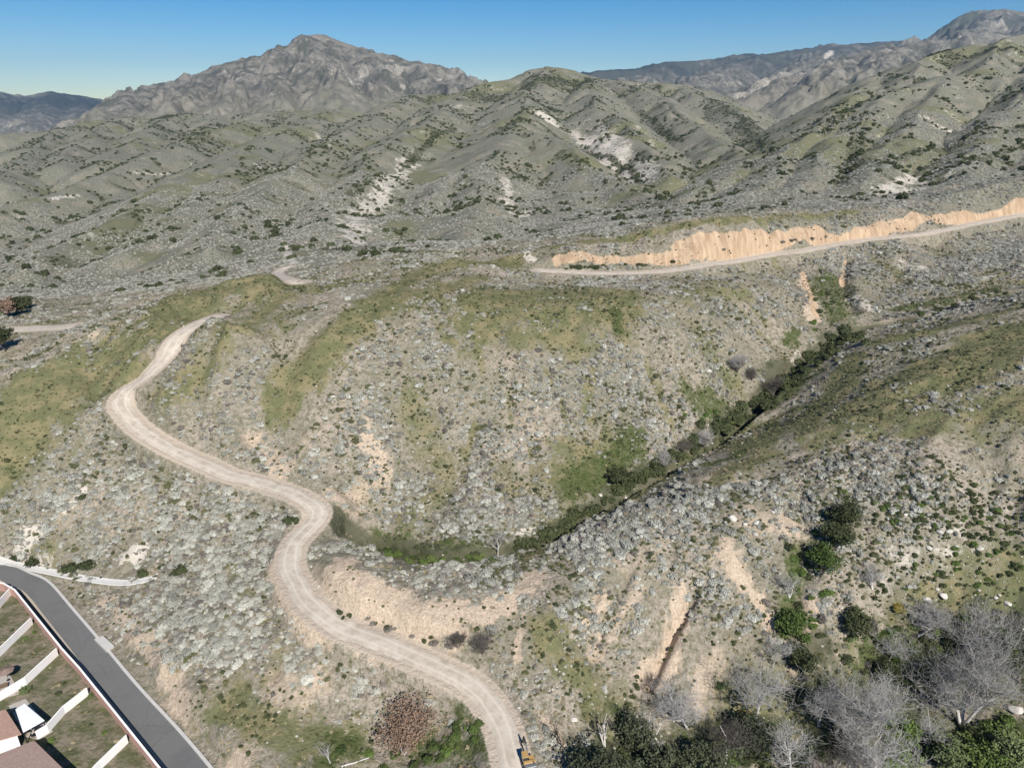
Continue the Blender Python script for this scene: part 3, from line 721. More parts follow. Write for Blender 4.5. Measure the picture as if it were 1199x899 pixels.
# ------------------------------------------------------------------ plants: clumps of small leaf faces round a dark heart
def leaf_clump(name, seed, n=130, h=.75, leaf=.2, spread=1.0, core=True, lump=5, up=.35, aspect=1.6):
    """a bush about 1 m in radius: lumps of leaf-sized faces in a dome, over a low dark heart"""
    r = np.random.default_rng(seed)
    V, F = [], []
    cs = []
    for i in range(lump):
        a = r.uniform(0, 6.283); q = r.uniform(.15, .52) if i else 0
        cs.append((math.cos(a) * q, math.sin(a) * q, h * r.uniform(.3, .62), r.uniform(.36, .55)))
    for i in range(n):
        cx, cy, cz, cr = cs[r.integers(lump)]
        d = r.normal(size=3); d[2] = abs(d[2]) * .9 + .05; d /= np.linalg.norm(d)
        p = np.array((cx, cy, cz * .6)) + d * cr * r.uniform(.72, 1.12) * np.array((spread, spread, h * 1.15))
        nrm = d + r.normal(size=3) * .55 + np.array((0, 0, up)); nrm /= np.linalg.norm(nrm)
        t = np.cross(nrm, r.normal(size=3)); t /= np.linalg.norm(t) + 1e-9
        b = np.cross(nrm, t); s = leaf * r.uniform(.6, 1.3)
        k = len(V)
        V += [p - t * s * aspect * .5, p + b * s * .5, p + t * s * aspect * .5, p - b * s * .5]
        F.append((k, k + 1, k + 2, k + 3))
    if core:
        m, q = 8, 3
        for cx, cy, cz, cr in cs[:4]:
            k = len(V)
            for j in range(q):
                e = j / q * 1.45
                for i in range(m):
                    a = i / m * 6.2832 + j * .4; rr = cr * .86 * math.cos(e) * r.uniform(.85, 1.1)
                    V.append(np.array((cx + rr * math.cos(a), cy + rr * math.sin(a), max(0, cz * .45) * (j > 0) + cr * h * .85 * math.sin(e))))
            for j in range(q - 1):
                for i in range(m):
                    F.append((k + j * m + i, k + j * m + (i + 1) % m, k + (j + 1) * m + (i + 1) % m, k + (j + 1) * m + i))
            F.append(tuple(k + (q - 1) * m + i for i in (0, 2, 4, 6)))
    me = np_mesh(name, V, F)
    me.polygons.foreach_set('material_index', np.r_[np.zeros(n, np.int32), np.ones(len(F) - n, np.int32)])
    return me

def plant_material(name, dark, light, rough=.8, trans=0.0, vary=.5):
    k = NT(name, rough, .2)
    c = k.mix(k.noise(2.6, 3, .6), dark, light)
    rr = k.rand()
    c = k.mix(k.math('MULTIPLY', rr, vary), c, k.mix(k.ramp(k.math('FRACT', k.math('MULTIPLY', rr, 7.31)), .2, .8), tuple(v * .72 for v in dark), tuple(min(1, v * 1.12) for v in light)))
    k.color(c)
    return k.m

M_HEART = plant_material('shaded twigs', (.05, .045, .035), (.10, .09, .07))  # dark core: the shade between leaves put into the colour
M_SAGE = plant_material('silver sage leaves', (.215, .212, .182), (.50, .49, .43), vary=.7)
M_SAGED = plant_material('brown grey twigs', (.115, .10, .085), (.21, .19, .165), vary=.6)
M_CHAP = plant_material('dark chaparral leaves', (.032, .040, .018), (.075, .088, .036))
M_OAK = plant_material('oak leaves', (.035, .043, .026), (.10, .112, .06), vary=.6)
M_OLIVE = plant_material('olive scrub leaves', (.075, .08, .035), (.15, .15, .075), vary=.7)
M_GREEN = plant_material('fresh green leaves', (.045, .075, .018), (.115, .16, .04))
M_GRASS = plant_material('olive grass blades', (.095, .105, .048), (.195, .19, .095), vary=.8)
M_DRY = plant_material('dry straw grass', (.22, .18, .10), (.36, .30, .19), vary=.7)
M_LUSH = plant_material('lush creek grass', (.035, .055, .016), (.10, .13, .038), vary=.7)

def stone_mesh(name, seed, sub=2):
    bm = bmesh.new(); bmesh.ops.create_icosphere(bm, subdivisions=sub, radius=1.0)
    r = np.random.default_rng(seed); f = r.uniform(-1, 1, (10, 3)); a = r.uniform(.5, .85, 10)
    f /= np.linalg.norm(f, axis=1)[:, None]
    sc = r.uniform(.75, 1.1, 3); sc[2] *= .75
    for v in bm.verts:
        p = np.array(v.co)
        for q, w in zip(f, a):                      # flatten a few sides, as rock breaks
            d = p @ q - w
            if d > 0: p = p - q * d * .85
        p = p * sc * (1 + .05 * math.sin(5 * p[0] + seed) * math.cos(4 * p[1]))
        v.co = p
    me = bpy.data.meshes.new(name); bm.to_mesh(me); bm.free()
    me.polygons.foreach_set('use_smooth', np.ones(len(me.polygons), bool))
    return me
def rock_material(name, a, b):
    k = NT(name, .9, .15); c = k.mix(k.noise(1.6, 5, .7), a, b)
    c = k.mix(k.math('MULTIPLY', k.ramp(k.noise(3.5, 4, .6), .55, .7), .35), c, tuple(v * .55 for v in a))
    c = k.mix(k.math('MULTIPLY', k.rand(), .3), c, tuple(v * .75 for v in a)); k.color(c); k.bump(k.noise(4, 5, .6), .1, .5)
    return k.m
M_GRIT = rock_material('weathered stone', (.36, .32, .275), (.56, .52, .47))
M_STONE = rock_material('pale granite', (.46, .42, .37), (.64, .60, .55))

def proto(name, me, m):
    me.materials.clear(); me.materials.append(m)
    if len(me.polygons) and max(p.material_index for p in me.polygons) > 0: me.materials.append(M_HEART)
    o = bpy.data.objects.new(name, me)             # not linked to the scene: only its instances are seen
    return o
def scatter(name, xyz, scale, rz, protos, var, kind='stuff', tilt=None):
    """instances of a few source meshes on a cloud of points, as one object"""
    me = bpy.data.meshes.new(name); n = len(xyz)
    me.vertices.add(n); me.vertices.foreach_set('co', np.asarray(xyz, np.float32).ravel())
    for an, ty, dat in (('sc', 'FLOAT', scale), ('rz', 'FLOAT', rz), ('var', 'INT', var)):
        a = me.attributes.new(an, ty, 'POINT'); a.data.foreach_set('value', np.asarray(dat, np.int32 if ty == 'INT' else np.float32))
    o = link(name, me)
    g = bpy.data.node_groups.new(name + ' scatter', 'GeometryNodeTree')
    g.interface.new_socket('Geometry', in_out='INPUT', socket_type='NodeSocketGeometry')
    g.interface.new_socket('Geometry', in_out='OUTPUT', socket_type='NodeSocketGeometry')
    N, Lk = g.nodes, g.links
    gi, go = N.new('NodeGroupInput'), N.new('NodeGroupOutput')
    gti = N.new('GeometryNodeGeometryToInstance')
    for p in reversed(protos):
        oi = N.new('GeometryNodeObjectInfo'); oi.inputs['Object'].default_value = p
        Lk.new(oi.outputs['Geometry'], gti.inputs[0])
    iop = N.new('GeometryNodeInstanceOnPoints'); iop.inputs['Pick Instance'].default_value = True
    def na(n_, ty):
        t = N.new('GeometryNodeInputNamedAttribute'); t.data_type = ty; t.inputs['Name'].default_value = n_
        return t.outputs['Attribute']
    Lk.new(gi.outputs[0], iop.inputs['Points']); Lk.new(gti.outputs[0], iop.inputs['Instance'])
    Lk.new(na('var', 'INT'), iop.inputs['Instance Index'])
    cx = N.new('ShaderNodeCombineXYZ'); Lk.new(na('rz', 'FLOAT'), cx.inputs[2])
    Lk.new(cx.outputs[0], iop.inputs['Rotation'])
    Lk.new(na('sc', 'FLOAT'), iop.inputs['Scale'])
    Lk.new(iop.outputs[0], go.inputs[0])
    md = o.modifiers.new('scatter', 'NODES'); md.node_group = g
    return tag(o, kind=kind)

LANDMARKS = [(60,640,'above the concrete ditch'),(60,570,'on the slope at the left edge'),(190,600,'on the slope left of the road bend'),(190,740,'by the concrete pad of the lane'),(280,700,'left of the lower dirt road'),(300,840,'left of the brown-leaved tree'),(470,850,'round the brown-leaved tree'),(420,760,'along the lower dirt road'),(480,650,'on the canyon floor behind the tan cut'),(560,650,'by the slim tree at the canyon end'),(520,700,'on top of the tan cut'),(450,575,'at the foot of the central hillside'),(300,540,'above the middle of the dirt road'),(400,450,'on the left of the central hillside'),(600,480,'in the middle of the central hillside'),(560,350,'on the central hilltop'),(720,560,'by the dark round tree'),(650,620,'along the lowest creek'),(800,530,'by the grey creek thickets'),(850,460,'by the isolated thicket left of the creek'),(900,480,'at the middle creek bend'),(985,405,'at the upper creek bend'),(1080,365,'on the upper creek below the ravine'),(1170,345,'on the upper creek at the right edge'),(975,340,'in the ravine under the road cut'),(670,310,'at the left end of the orange cut'),(790,308,'by the low end of the orange cut'),(900,285,'at the middle of the orange cut'),(1080,262,'at the right end of the orange cut'),(700,690,'on the tan slope right of the road'),(620,720,'on the bank right of the tan cut'),(790,740,'by the narrow black gully'),(870,660,'below the white crest boulders'),(860,600,'round the white crest boulders'),(760,620,'on the sage slope left of the crest boulders'),(1000,470,'on the grassy right-hand hill'),(1150,480,'on the grassy hill at the right edge'),(985,580,'by the dark tree above the side gully'),(1050,590,'high on the stony slope'),(1110,625,'round the boulder pair'),(1180,580,'high on the stony slope at the edge'),(1180,660,'low on the stony slope at the edge'),(940,670,'at the top of the side gully'),(925,745,'low in the side gully'),(1040,660,'above the arching bare tree'),(1075,720,'round the arching bare tree'),(1150,740,'round the slender white trunk'),(1125,820,'under the large brown-grey bare tree'),(990,830,'under the tall pale bare tree'),(885,830,'under the spreading grey tree'),(920,890,'by the white forked trunk'),(800,860,'at the foot of the tan gully'),(720,885,'right of the excavator'),(1060,890,'left of the pale bottom-edge trees'),(1120,885,'among the pale bottom-edge trees'),(1185,880,'in the bottom right corner'),
 (80,310,'on the left hills beyond the far road'),(80,200,'on the farthest left hills'),(250,270,'on the gentle left-centre hills'),(300,170,'high on the left-centre hills'),(400,260,'by the pale streak left of centre'),(470,200,'on the ridge left of the centre hill'),(560,240,'on the centre hill facets'),(700,180,'along the pale face of the centre hill'),(640,100,'on the centre hill summit'),(600,290,'just beyond the central hilltop'),(780,200,'on the ridge right of the pale face'),(870,170,'in the notch right of the centre hill'),(1000,190,'by the dark gully of the right hills'),(1120,200,'on the right hills above the cut'),(1100,110,'high on the right-hand ridge'),(850,240,'on the shelf above the orange cut'),(700,260,'on the shelf above the low cut end')]
_LM = np.array([(a, b) for a, b, _ in LANDMARKS], float)
def near_mark(px, py):
    return LANDMARKS[int(np.argmin((_LM[:, 0] - px) ** 2 + ((_LM[:, 1] - py) * 1.3) ** 2))][2]
RNG = np.random.default_rng(7)
def sprinkle(y0, y1, dens_fn, dmax, umax=.98):
    """random ground points between two distances, thinned by a density per square metre"""
    area = umax * (y1 ** 2 - y0 ** 2)
    n = int(area * dmax)
    Y = np.sqrt(RNG.uniform(y0 ** 2, y1 ** 2, n)); X = RNG.uniform(-umax, umax, n) * Y
    d = dens_fn(X, Y)
    m = RNG.uniform(0, dmax, n) < d
    X, Y = X[m], Y[m]
    return np.stack([X, Y, bil(ZG, X, Y)], 1)
def project(p):
    p = np.atleast_2d(p); d = p[:, 1] * CT - (p[:, 2] - CAM_H) * ST; up = p[:, 1] * ST + (p[:, 2] - CAM_H) * CT
    return 599.5 + FOC * p[:, 0] / d, 449.5 - FOC * up / d, d
def visible(p, lift=.6):
    """is a point seen from the camera (not behind a rise, inside the frame)"""
    p = np.atleast_2d(p); px, py, d = project(p); out = (px > 0) & (px < 1199) & (py > 0) & (py < 899)
    for f in np.linspace(.25, .97, 36):
        q = np.array([0, 0, CAM_H]) * (1 - f) + (p + [0, 0, lift]) * f
        ok = q[:, 1] > 50
        out &= ~(ok & (bil(ZG, q[:, 0], np.maximum(q[:, 1], 46)) > q[:, 2]))
    return out

def ch(k, X, Y): return bil(CH[k], X, Y)
clump = lambda X, Y, s, seed: fbm(X / s, Y / s, 4, seed)

def clear(X, Y):
    return (1 - bil(ROAD, X, Y)) * (1 - bil(YARD, X, Y))
LANED = np.zeros_like(ZG); _sl, _D, _H, _S = dist_line(LANE, 8); LANED[_sl] = (_D < 4.0) * 1.0
CLEAR = np.clip(1 - ROAD * 1.2, 0, 1) * (1 - YARD)
# --- sagebrush
d_sage = lambda X, Y: np.where((bil(CLEAR, X, Y) > .9) & (bil(LANED, X, Y) < .5), 1, 0) * np.clip(ch('sage', X, Y) * 1.7 - .58 + (clump(X, Y, 7, 301) - .5) * 1.7 + (clump(X, Y, 30, 303) - .5) * .9, 0, 1) * 3.6
sg = sprinkle(62, 340, d_sage, 3.6)
sz = np.clip(RNG.lognormal(-.95, .56, len(sg)), .14, 1.4) * (.8 + .35 * ch('sage', sg[:, 0], sg[:, 1]))
sage_me = [leaf_clump('sagebrush', 11 + i, 230 + 30 * i, .72, .13, lump=7 + i % 3) for i in range(5)]
saged_me = [leaf_clump('dry_brush', 31 + i, 110, .7, .15, lump=5) for i in range(2)]
SAGE_P = [proto('sagebrush', m, M_SAGE) for m in sage_me]; SAGED_P = [proto('dry_brush', m, M_SAGED) for m in saged_me]
vis = visible(sg); _px, _py, dep = project(sg)
order = np.argsort(-(sz / dep) * vis)
own = order[:300]; rest = np.setdiff1d(np.arange(len(sg)), own)
rz = RNG.uniform(0, 6.283, len(sg)); var = np.where(RNG.uniform(size=len(sg)) < .13, RNG.integers(5, 7, len(sg)), RNG.integers(0, 5, len(sg)))
for i in own:
    o = link('sagebrush', sage_me[i % 5]); o.location = sg[i] - [0, 0, .04]; o.rotation_euler.z = rz[i]; o.scale = (sz[i],) * 3
    tag(o, 'big silvery sagebrush clump ' + near_mark(_px[i], _py[i]), 'bush', 'large sagebrush on the near slopes')
OLIVE_P = [proto('olive_brush', m.copy(), M_OLIVE) for m in sage_me[:2]]
_pat = clump(sg[:, 0], sg[:, 1], 14, 371)
var = np.where((RNG.uniform(size=len(sg)) < .3 * sstep(.50, .68, _pat)), RNG.integers(7, 9, len(sg)), var)
var = np.where((RNG.uniform(size=len(sg)) < .3 * sstep(.52, .36, _pat)), RNG.integers(5, 7, len(sg)), var)
scatter('sagebrush_cover', sg[rest] - [0, 0, .04], sz[rest], rz[rest], SAGE_P + SAGED_P + OLIVE_P, var[rest])
# --- farther sage, thinner and in bigger clumps
d_far = lambda X, Y: np.clip(ch('sage', X, Y) * .5 + .35 + (clump(X, Y, 22, 311) - .5) * 2.2 - ch('green', X, Y) * .35 - ch('pale', X, Y) * .9 - ch('orange', X, Y) * 2, 0, 1) * np.where(bil(CLEAR, X, Y) > .9, 1, 0) * .3
sf = sprinkle(340, 800, d_far, .3)
scatter('far_sagebrush_cover', sf - [0, 0, .1], RNG.uniform(.55, 1.25, len(sf)), RNG.uniform(0, 6.283, len(sf)), SAGE_P + SAGED_P, np.where(RNG.uniform(size=len(sf)) < .2, RNG.integers(5, 7, len(sf)), RNG.integers(0, 5, len(sf))))
# --- grass tufts
gr_me = [leaf_clump('grass_tuft', 51 + i, 46, .5, .26, core=False, lump=4, up=.9, aspect=2.6) for i in range(3)]
d_gr = lambda X, Y: np.where((bil(ROAD, X, Y) < .15) & (bil(LANED, X, Y) < .3), 1, 0) * np.where(bil(YARD, X, Y) > .5, .5, 1) * np.clip(.22 + ch('green', X, Y) * .8 + ch('lush', X, Y) - ch('soil', X, Y) * .3 + (clump(X, Y, 5, 321) - .5) * 1.6, 0, 1) * .85 * (1 - ch('orange', X, Y))
gg = sprinkle(62, 330, d_gr, .85)
lu = ch('lush', gg[:, 0], gg[:, 1]); gn = ch('green', gg[:, 0], gg[:, 1]); q = RNG.uniform(size=len(gg))
GR_P = [proto('grass_tuft', m, M_GRASS) for m in gr_me]; DR_P = [proto('straw_tuft', m.copy(), M_DRY) for m in gr_me]; LU_P = [proto('lush_tuft', m.copy(), M_LUSH) for m in gr_me]
gv = RNG.integers(0, 3, len(gg)) + np.where(lu > q, 6, np.where(gn * .7 + .25 > RNG.uniform(size=len(gg)), 0, 3))
scatter('grass_tufts', gg, RNG.uniform(.16, .55, len(gg)), RNG.uniform(0, 6.283, len(gg)), GR_P + DR_P + LU_P, gv)
# --- small dark and olive scrub
sb_me = [leaf_clump('low_scrub', 61 + i, 120, .75, .17, lump=5) for i in range(3)]
SB_P = [proto('low_scrub', m, M_CHAP) for m in sb_me] + [proto('olive_scrub', m.copy(), M_OLIVE) for m in sb_me]
d_sb = lambda X, Y: np.where((bil(CLEAR, X, Y) > .9) & (bil(LANED, X, Y) < .3), 1, 0) * np.clip(ch('scrub', X, Y) * 1.05 - .02 + (clump(X, Y, 6, 351) - .5) * 1.5, 0, 1) * 1.1
sb = sprinkle(62, 330, d_sb, 1.1)
scatter('scrub_cover', sb, np.clip(RNG.lognormal(-1.0, .42, len(sb)), .18, .95), RNG.uniform(0, 6.283, len(sb)), SB_P, RNG.integers(0, 6, len(sb)))
# --- loose stones
st_me = [stone_mesh('stone', 71 + i, 1) for i in range(4)]
d_st = lambda X, Y: np.where((bil(LANED, X, Y) < .3) & (bil(ROAD, X, Y) < .6) & (bil(YARD, X, Y) < .1), 1, 0) * np.clip(ch('pale', X, Y) * .9 + ch('scrub', X, Y) * .6 + .05 - ch('green', X, Y) * .25 - ch('lush', X, Y) * .5 + (clump(X, Y, 9, 331) - .5) * .9, 0, 1) * 1.1
ss = sprinkle(62, 330, d_st, 1.1)
scatter('loose_stones', ss, np.clip(RNG.lognormal(-1.8, .45, len(ss)), .09, .45), RNG.uniform(0, 6.283, len(ss)), [proto('stone', m, M_GRIT) for m in st_me], RNG.integers(0, 4, len(ss)))
# --- dark chaparral bushes dotted over the hills
ch_me = [leaf_clump('chaparral_bush', 81 + i, 150, .85, .26, lump=6) for i in range(4)]
CH_P = [proto('chaparral_bush', m, M_CHAP) for m in ch_me]
d_ch = lambda X, Y: np.clip(ch('dark', X, Y) * .9 + ch('pale', X, Y) * .35 + .03 + (clump(X, Y, 60, 341) - .56) * 1.3, 0, 1) * .05 * (1 - ch('orange', X, Y)) * np.where(bil(CLEAR, X, Y) > .9, 1, 0)
sc_ = sprinkle(330, 2300, d_ch, .05, .85)
szc = np.clip(RNG.lognormal(.5, .45, len(sc_)), .9, 4.5)
vis = visible(sc_, 1.5); _px, _py, dep = project(sc_)
order = np.argsort(-(szc / dep) * vis); own = order[:300]; rest = np.setdiff1d(np.arange(len(sc_)), own)
rz = RNG.uniform(0, 6.283, len(sc_))
for i in own:
    o = link('chaparral_bush', ch_me[i % 4]); o.location = sc_[i] - [0, 0, .1]; o.rotation_euler.z = rz[i]; o.scale = (szc[i],) * 3
    tag(o, 'large dark chaparral bush ' + near_mark(_px[i], _py[i]), 'bush', 'dark chaparral bushes on the middle hills')
scatter('chaparral_cover', sc_[rest] - [0, 0, .1], szc[rest], rz[rest], CH_P, RNG.integers(0, 4, len(rest)))
print('sage', len(sg), 'far', len(sf), 'grass', len(gg), 'stones', len(ss), 'chap', len(sc_))
# ------------------------------------------------------------------ trees
def tubes(name, branches, m, parent=None):
    """branches: (points, radii, sides) -> one mesh of tapered tubes"""
    V, F = [], []
    for P_, r_, k in branches:
        P_ = np.asarray(P_, float); n_ = len(P_)
        t = np.gradient(P_, axis=0); t /= np.linalg.norm(t, axis=1)[:, None] + 1e-9
        ref = np.where(np.abs(t[:, 2:3]) > .9, [[1., 0, 0]], [[0, 0, 1.]])
        u = np.cross(t, ref); u /= np.linalg.norm(u, axis=1)[:, None] + 1e-9; w = np.cross(t, u)
        base = sum(len(v) for v in V)
        a = np.arange(k) / k * 6.2832
        ring = P_[:, None] + (u[:, None] * np.cos(a)[None, :, None] + w[:, None] * np.sin(a)[None, :, None]) * np.asarray(r_)[:, None, None]
        V.append(ring.reshape(-1, 3))
        i = base + np.arange(n_ * k).reshape(n_, k)
        j = np.roll(i, -1, 1)
        F.append(np.stack([i[:-1], j[:-1], j[1:], i[1:]], -1).reshape(-1, 4))
    me = np_mesh(name, np.concatenate(V), np.concatenate(F), True)
    return link(name, me, m, parent)

def grow(r, h, spread, levels, kids, lean=(0, 0), forks=1, twig=.02, rad=None):
    """a branching skeleton; returns branches per level and the tip points"""
    out = [[] for _ in range(levels)]; tips = []
    def go(p, d, ln, rd, lv):
        n_ = 6 if lv < 2 else 4
        P_, q, dd = [p], p.copy(), d.copy()
        for i in range(n_ - 1):
            dd = dd + r.normal(size=3) * (.10 if lv == 0 else .22) + np.array((0, 0, .07 if lv else .05)); dd /= np.linalg.norm(dd)
            q = q + dd * ln / (n_ - 1); P_.append(q.copy())
        R_ = np.linspace(rd, max(twig * .6, rd * (.45 if lv < levels - 1 else .35)), n_)
        out[lv].append((P_, R_, 6 if lv < 2 else 3))
        if lv == levels - 1:
            tips.append(q); return
        m_ = kids[lv] if lv < len(kids) else 3
        for c in range(m_):
            f = r.uniform(.35, 1.0) if lv == 0 else r.uniform(.25, 1.0)
            i = min(int(f * (n_ - 1)), n_ - 2); g = f * (n_ - 1) - i
            b = np.array(P_[i]) * (1 - g) + np.array(P_[i + 1]) * g
            a = c / m_ * 6.2832 + r.uniform(-.5, .5)
            side = np.array((math.cos(a), math.sin(a), r.uniform(.1, .9) if lv == 0 else r.uniform(-.25, .7)))
            nd = dd * .55 + side * spread; nd /= np.linalg.norm(nd)
            go(b, nd, ln * r.uniform(.5, .78), max(twig, np.interp(f, [0, 1], [rd, rd * .5]) * .62), lv + 1)
    for fk in range(forks):
        a = r.uniform(0, 6.283); k = 0 if forks == 1 else r.uniform(.25, .5)
        d = np.array((lean[0] + math.cos(a) * k, lean[1] + math.sin(a) * k, 1.0)); d /= np.linalg.norm(d)
        go(np.array((0., 0, -.3)), d, h * r.uniform(.5, .62), rad or h * .022, 0)
    return out, tips

def bark_material(name, a, b):
    k = NT(name, .9, .1); c = k.mix(k.noise(2.5, 5, .65), a, b); c = k.mix(k.math('MULTIPLY', k.rand(), .5), c, tuple(v * .7 for v in a)); k.color(c); return k.m
M_BARK_PALE = bark_material('bleached bark', (.46, .43, .40), (.66, .63, .60))
M_TWIG = bark_material('grey bare twigs', (.30, .285, .27), (.56, .535, .51))
M_TWIG_DK = bark_material('brown bare twigs', (.10, .085, .075), (.22, .19, .17))
M_BARK = bark_material('dark bark', (.06, .048, .04), (.13, .11, .09))
M_BURNT = bark_material('charred bark', (.018, .017, .016), (.06, .055, .05))
M_BROWNLEAF = plant_material('dry brown leaves', (.15, .095, .065), (.29, .20, .145), vary=.3)
M_PALEGREEN = plant_material('pale willow leaves', (.075, .10, .04), (.17, .20, .085), vary=.6)
M_YELLOW = plant_material('yellowing leaves', (.14, .11, .025), (.26, .21, .05))

def base_at(px, py, dz=0.0):
    p = at(px, py)
    return Vector((p.x, p.y, zat(p.x, p.y) + dz))

def bare_tree(px, py, h, spread, label, seed, levels=5, kids=(6, 5, 5, 4), lean=(0, 0), forks=1, trunk=None, twigs=None, group='leafless trees in the gully', cat='tree', name='bare_tree'):
    r = np.random.default_rng(seed)
    root = empty(name, base_at(px, py))
    br, _ = grow(r, h, spread, levels, kids, lean, forks, twig=.019)
    tubes('trunk', br[0] + br[1], trunk or M_BARK_PALE, root)
    tubes('crown', [b for l in br[2:] for b in l], twigs or M_TWIG, root)
    return tag(root, label, cat, group)

def leaf_crown(tips, r, per, size, rad, m, parent, name='crown', flat=.8):
    tips = np.array(tips); n_ = len(tips) * per
    c = np.repeat(tips, per, 0); d = r.normal(size=(n_, 3)); d /= np.linalg.norm(d, axis=1)[:, None]
    p = c + d * rad * (r.uniform(.15, 1, (n_, 1)) ** .6) * np.array((1, 1, flat))
    nr = d * .6 + r.normal(size=(n_, 3)) * .6 + np.array((0, 0, .5)); nr /= np.linalg.norm(nr, axis=1)[:, None]
    t = np.cross(nr, r.normal(size=(n_, 3))); t /= np.linalg.norm(t, axis=1)[:, None]; b = np.cross(nr, t)
    s = size * r.uniform(.6, 1.35, (n_, 1))
    V = np.stack([p - t * s * .8, p + b * s * .5, p + t * s * .8, p - b * s * .5], 1).reshape(-1, 3)
    return link(name, np_mesh(name, V, np.arange(n_ * 4).reshape(-1, 4)), m, parent)

def leafy_tree(px, py, h, spread, label, seed, m, per=26, size=.3, rad=.9, levels=4, kids=(6, 4, 3), forks=1, trunk=None, group=None, cat='tree', name='leafy_tree', lean=(0, 0)):
    r = np.random.default_rng(seed)
    root = empty(name, base_at(px, py))
    br, tips = grow(r, h, spread, levels, kids, lean, forks, twig=.03)
    tubes('trunk', [b for l in br[:3] for b in l], trunk or M_BARK, root)
    leaf_crown(tips, r, per, size, rad, m, root)
    return tag(root, label, cat, group)

# the brown-leaved tree below the road bend
leafy_tree(474, 882, 9.0, 1.2, 'wide tree with dry reddish-brown leaves below the lower bend of the dirt road', 401, M_BROWNLEAF, per=9, size=.22, rad=.9, levels=5, kids=(8, 5, 4, 2), forks=2, trunk=M_BARK_PALE, cat='tree', name='sycamore_tree')
# bare trees in the gully at the lower right
bare_tree(708, 874, 8.0, .45, 'thin dead tree with bleached twin trunks just right of the parked excavator', 402, 4, (4, 4, 3), forks=2, twigs=M_TWIG_DK)
bare_tree(884, 848, 12.5, 1.05, 'spreading leafless grey tree below the tan gully, left of the yellowish bush', 403, 5, (8, 6, 5, 4))
bare_tree(923, 912, 11.5, .9, 'leafless tree with a white trunk forking at the bottom edge, right of the dark thicket', 404, 5, (7, 5, 5, 4))
bare_tree(992, 872, 15.0, .95, 'tall pale leafless tree in the middle of the gully, fullest bare crown', 405, 5, (9, 6, 6, 4), forks=2)
bare_tree(1018, 922, 12.0, 1.0, 'leafless grey tree at the bottom edge in front of the tall pale one', 406, 5, (8, 6, 5, 4), forks=2)
bare_tree(1126, 850, 16.0, .85, 'large leafless tree with dense brown-grey twigs beside the deep shade at the right', 407, 5, (9, 6, 5, 4), forks=3, twigs=M_TWIG)
bare_tree(1148, 775, 14, .55, 'slender leafless tree with a straight white trunk above the deep shade', 408, 5, (10, 5, 5, 4))
bare_tree(1072, 745, 9.0, 1.3, 'low arching leafless tree bent over beside white boulders', 409, 5, (7, 6, 5, 5), lean=(.5, .2), forks=3)
bare_tree(806, 852, 9.5, .8, 'short leafless grey tree at the foot of the tan gully', 410, 5, (6, 5, 5, 4), forks=2)
bare_tree(774, 872, 8.5, .7, 'half-fallen dead tree leaning left over dark brush', 411, 4, (5, 4, 4), lean=(-.9, .2), twigs=M_TWIG)
bare_tree(664, 876, 5.5, .5, 'charred black snag leaning left, nearest to the excavator', 412, 4, (4, 3, 3), lean=(-.7, .5), trunk=M_BURNT, twigs=M_BURNT, forks=2)
bare_tree(925, 700, 5.5, .7, 'small grey leafless shrub beside the bright green bushes of the side gully', 413, 4, (6, 5, 4), forks=3, cat='shrub', name='bare_shrub')
bare_tree(1022, 690, 5.5, .8, 'small leafless shrub on the slope left of the arching tree', 414, 4, (6, 5, 4), forks=3, cat='shrub', name='bare_shrub')
bare_tree(762, 806, 4.5, .7, 'stunted leafless shrub at the lower end of the narrow gully', 415, 4, (6, 4, 4), forks=2, twigs=M_TWIG_DK, cat='shrub', name='bare_shrub')
for i, (px, py, h, sp, kd, lb) in enumerate([(848, 900, 9.5, .9, (7, 6, 5, 4), 'leafless grey tree among the dark oaks at the bottom edge'), (958, 850, 9.0, .9, (7, 6, 5, 4), 'leafless grey tree between the white forked trunk and the tall pale tree'), (1086, 880, 10.0, .9, (7, 6, 5, 4), 'leafless tree at the left foot of the large brown-grey one'), (1182, 752, 8.0, .8, (7, 5, 5, 4), 'leafless tree at the right edge above the deep shade'),
        (1040, 775, 7.0, .9, (7, 5, 5, 4), 'small leafless tree above and left of the large brown-grey one'), (905, 780, 6.5, .9, (6, 5, 5, 4), 'small leafless tree on the tan ground above the spreading grey tree'), (968, 930, 9.5, .9, (7, 6, 5, 4), 'leafless crown cut by the bottom edge, left of the one before the tall pale tree')]):
    bare_tree(px, py, h, sp, lb, 480 + i, 5, kd, twigs=M_TWIG if i % 3 else M_TWIG_DK)
# bare brush along the creek
bare_tree(583, 652, 7.5, .6, 'slim leafless tree with a pale trunk at the lower end of the canyon', 416, 4, (6, 5, 5), group='bare brush along the creek')
for i, (px, py, h, w) in enumerate([(822, 524, 6, 'lowest grey leafless thicket on the creek bank, where the creek bends'), (800, 534, 5.5, 'grey leafless thicket beside the lowest one, a little downstream'), (775, 549, 5, 'grey leafless thicket farthest down the creek, above the black shade'),
        (905, 462, 6, 'pinkish-brown leafless thicket halfway up the creek'), (862, 436, 6.5, 'isolated grey leafless thicket on the grassy slope above the creek'), (880, 446, 4.5, 'brown leafless bush beside the isolated grey thicket')]):
    bare_tree(px, py, h, .95, w, 420 + i, 4, (7, 6, 5), forks=4, trunk=M_TWIG_DK, twigs=M_TWIG if i % 2 == 0 else M_TWIG_DK, group='bare brush along the creek', cat='shrub', name='bare_shrub')
bare_tree(565, 765, 4.5, .8, 'brown leafless thicket on the uphill edge of the road under the tan cut', 430, 4, (7, 6, 5), forks=4, trunk=M_TWIG_DK, twigs=M_TWIG_DK, group='bare brush beside the road', cat='shrub', name='bare_shrub')
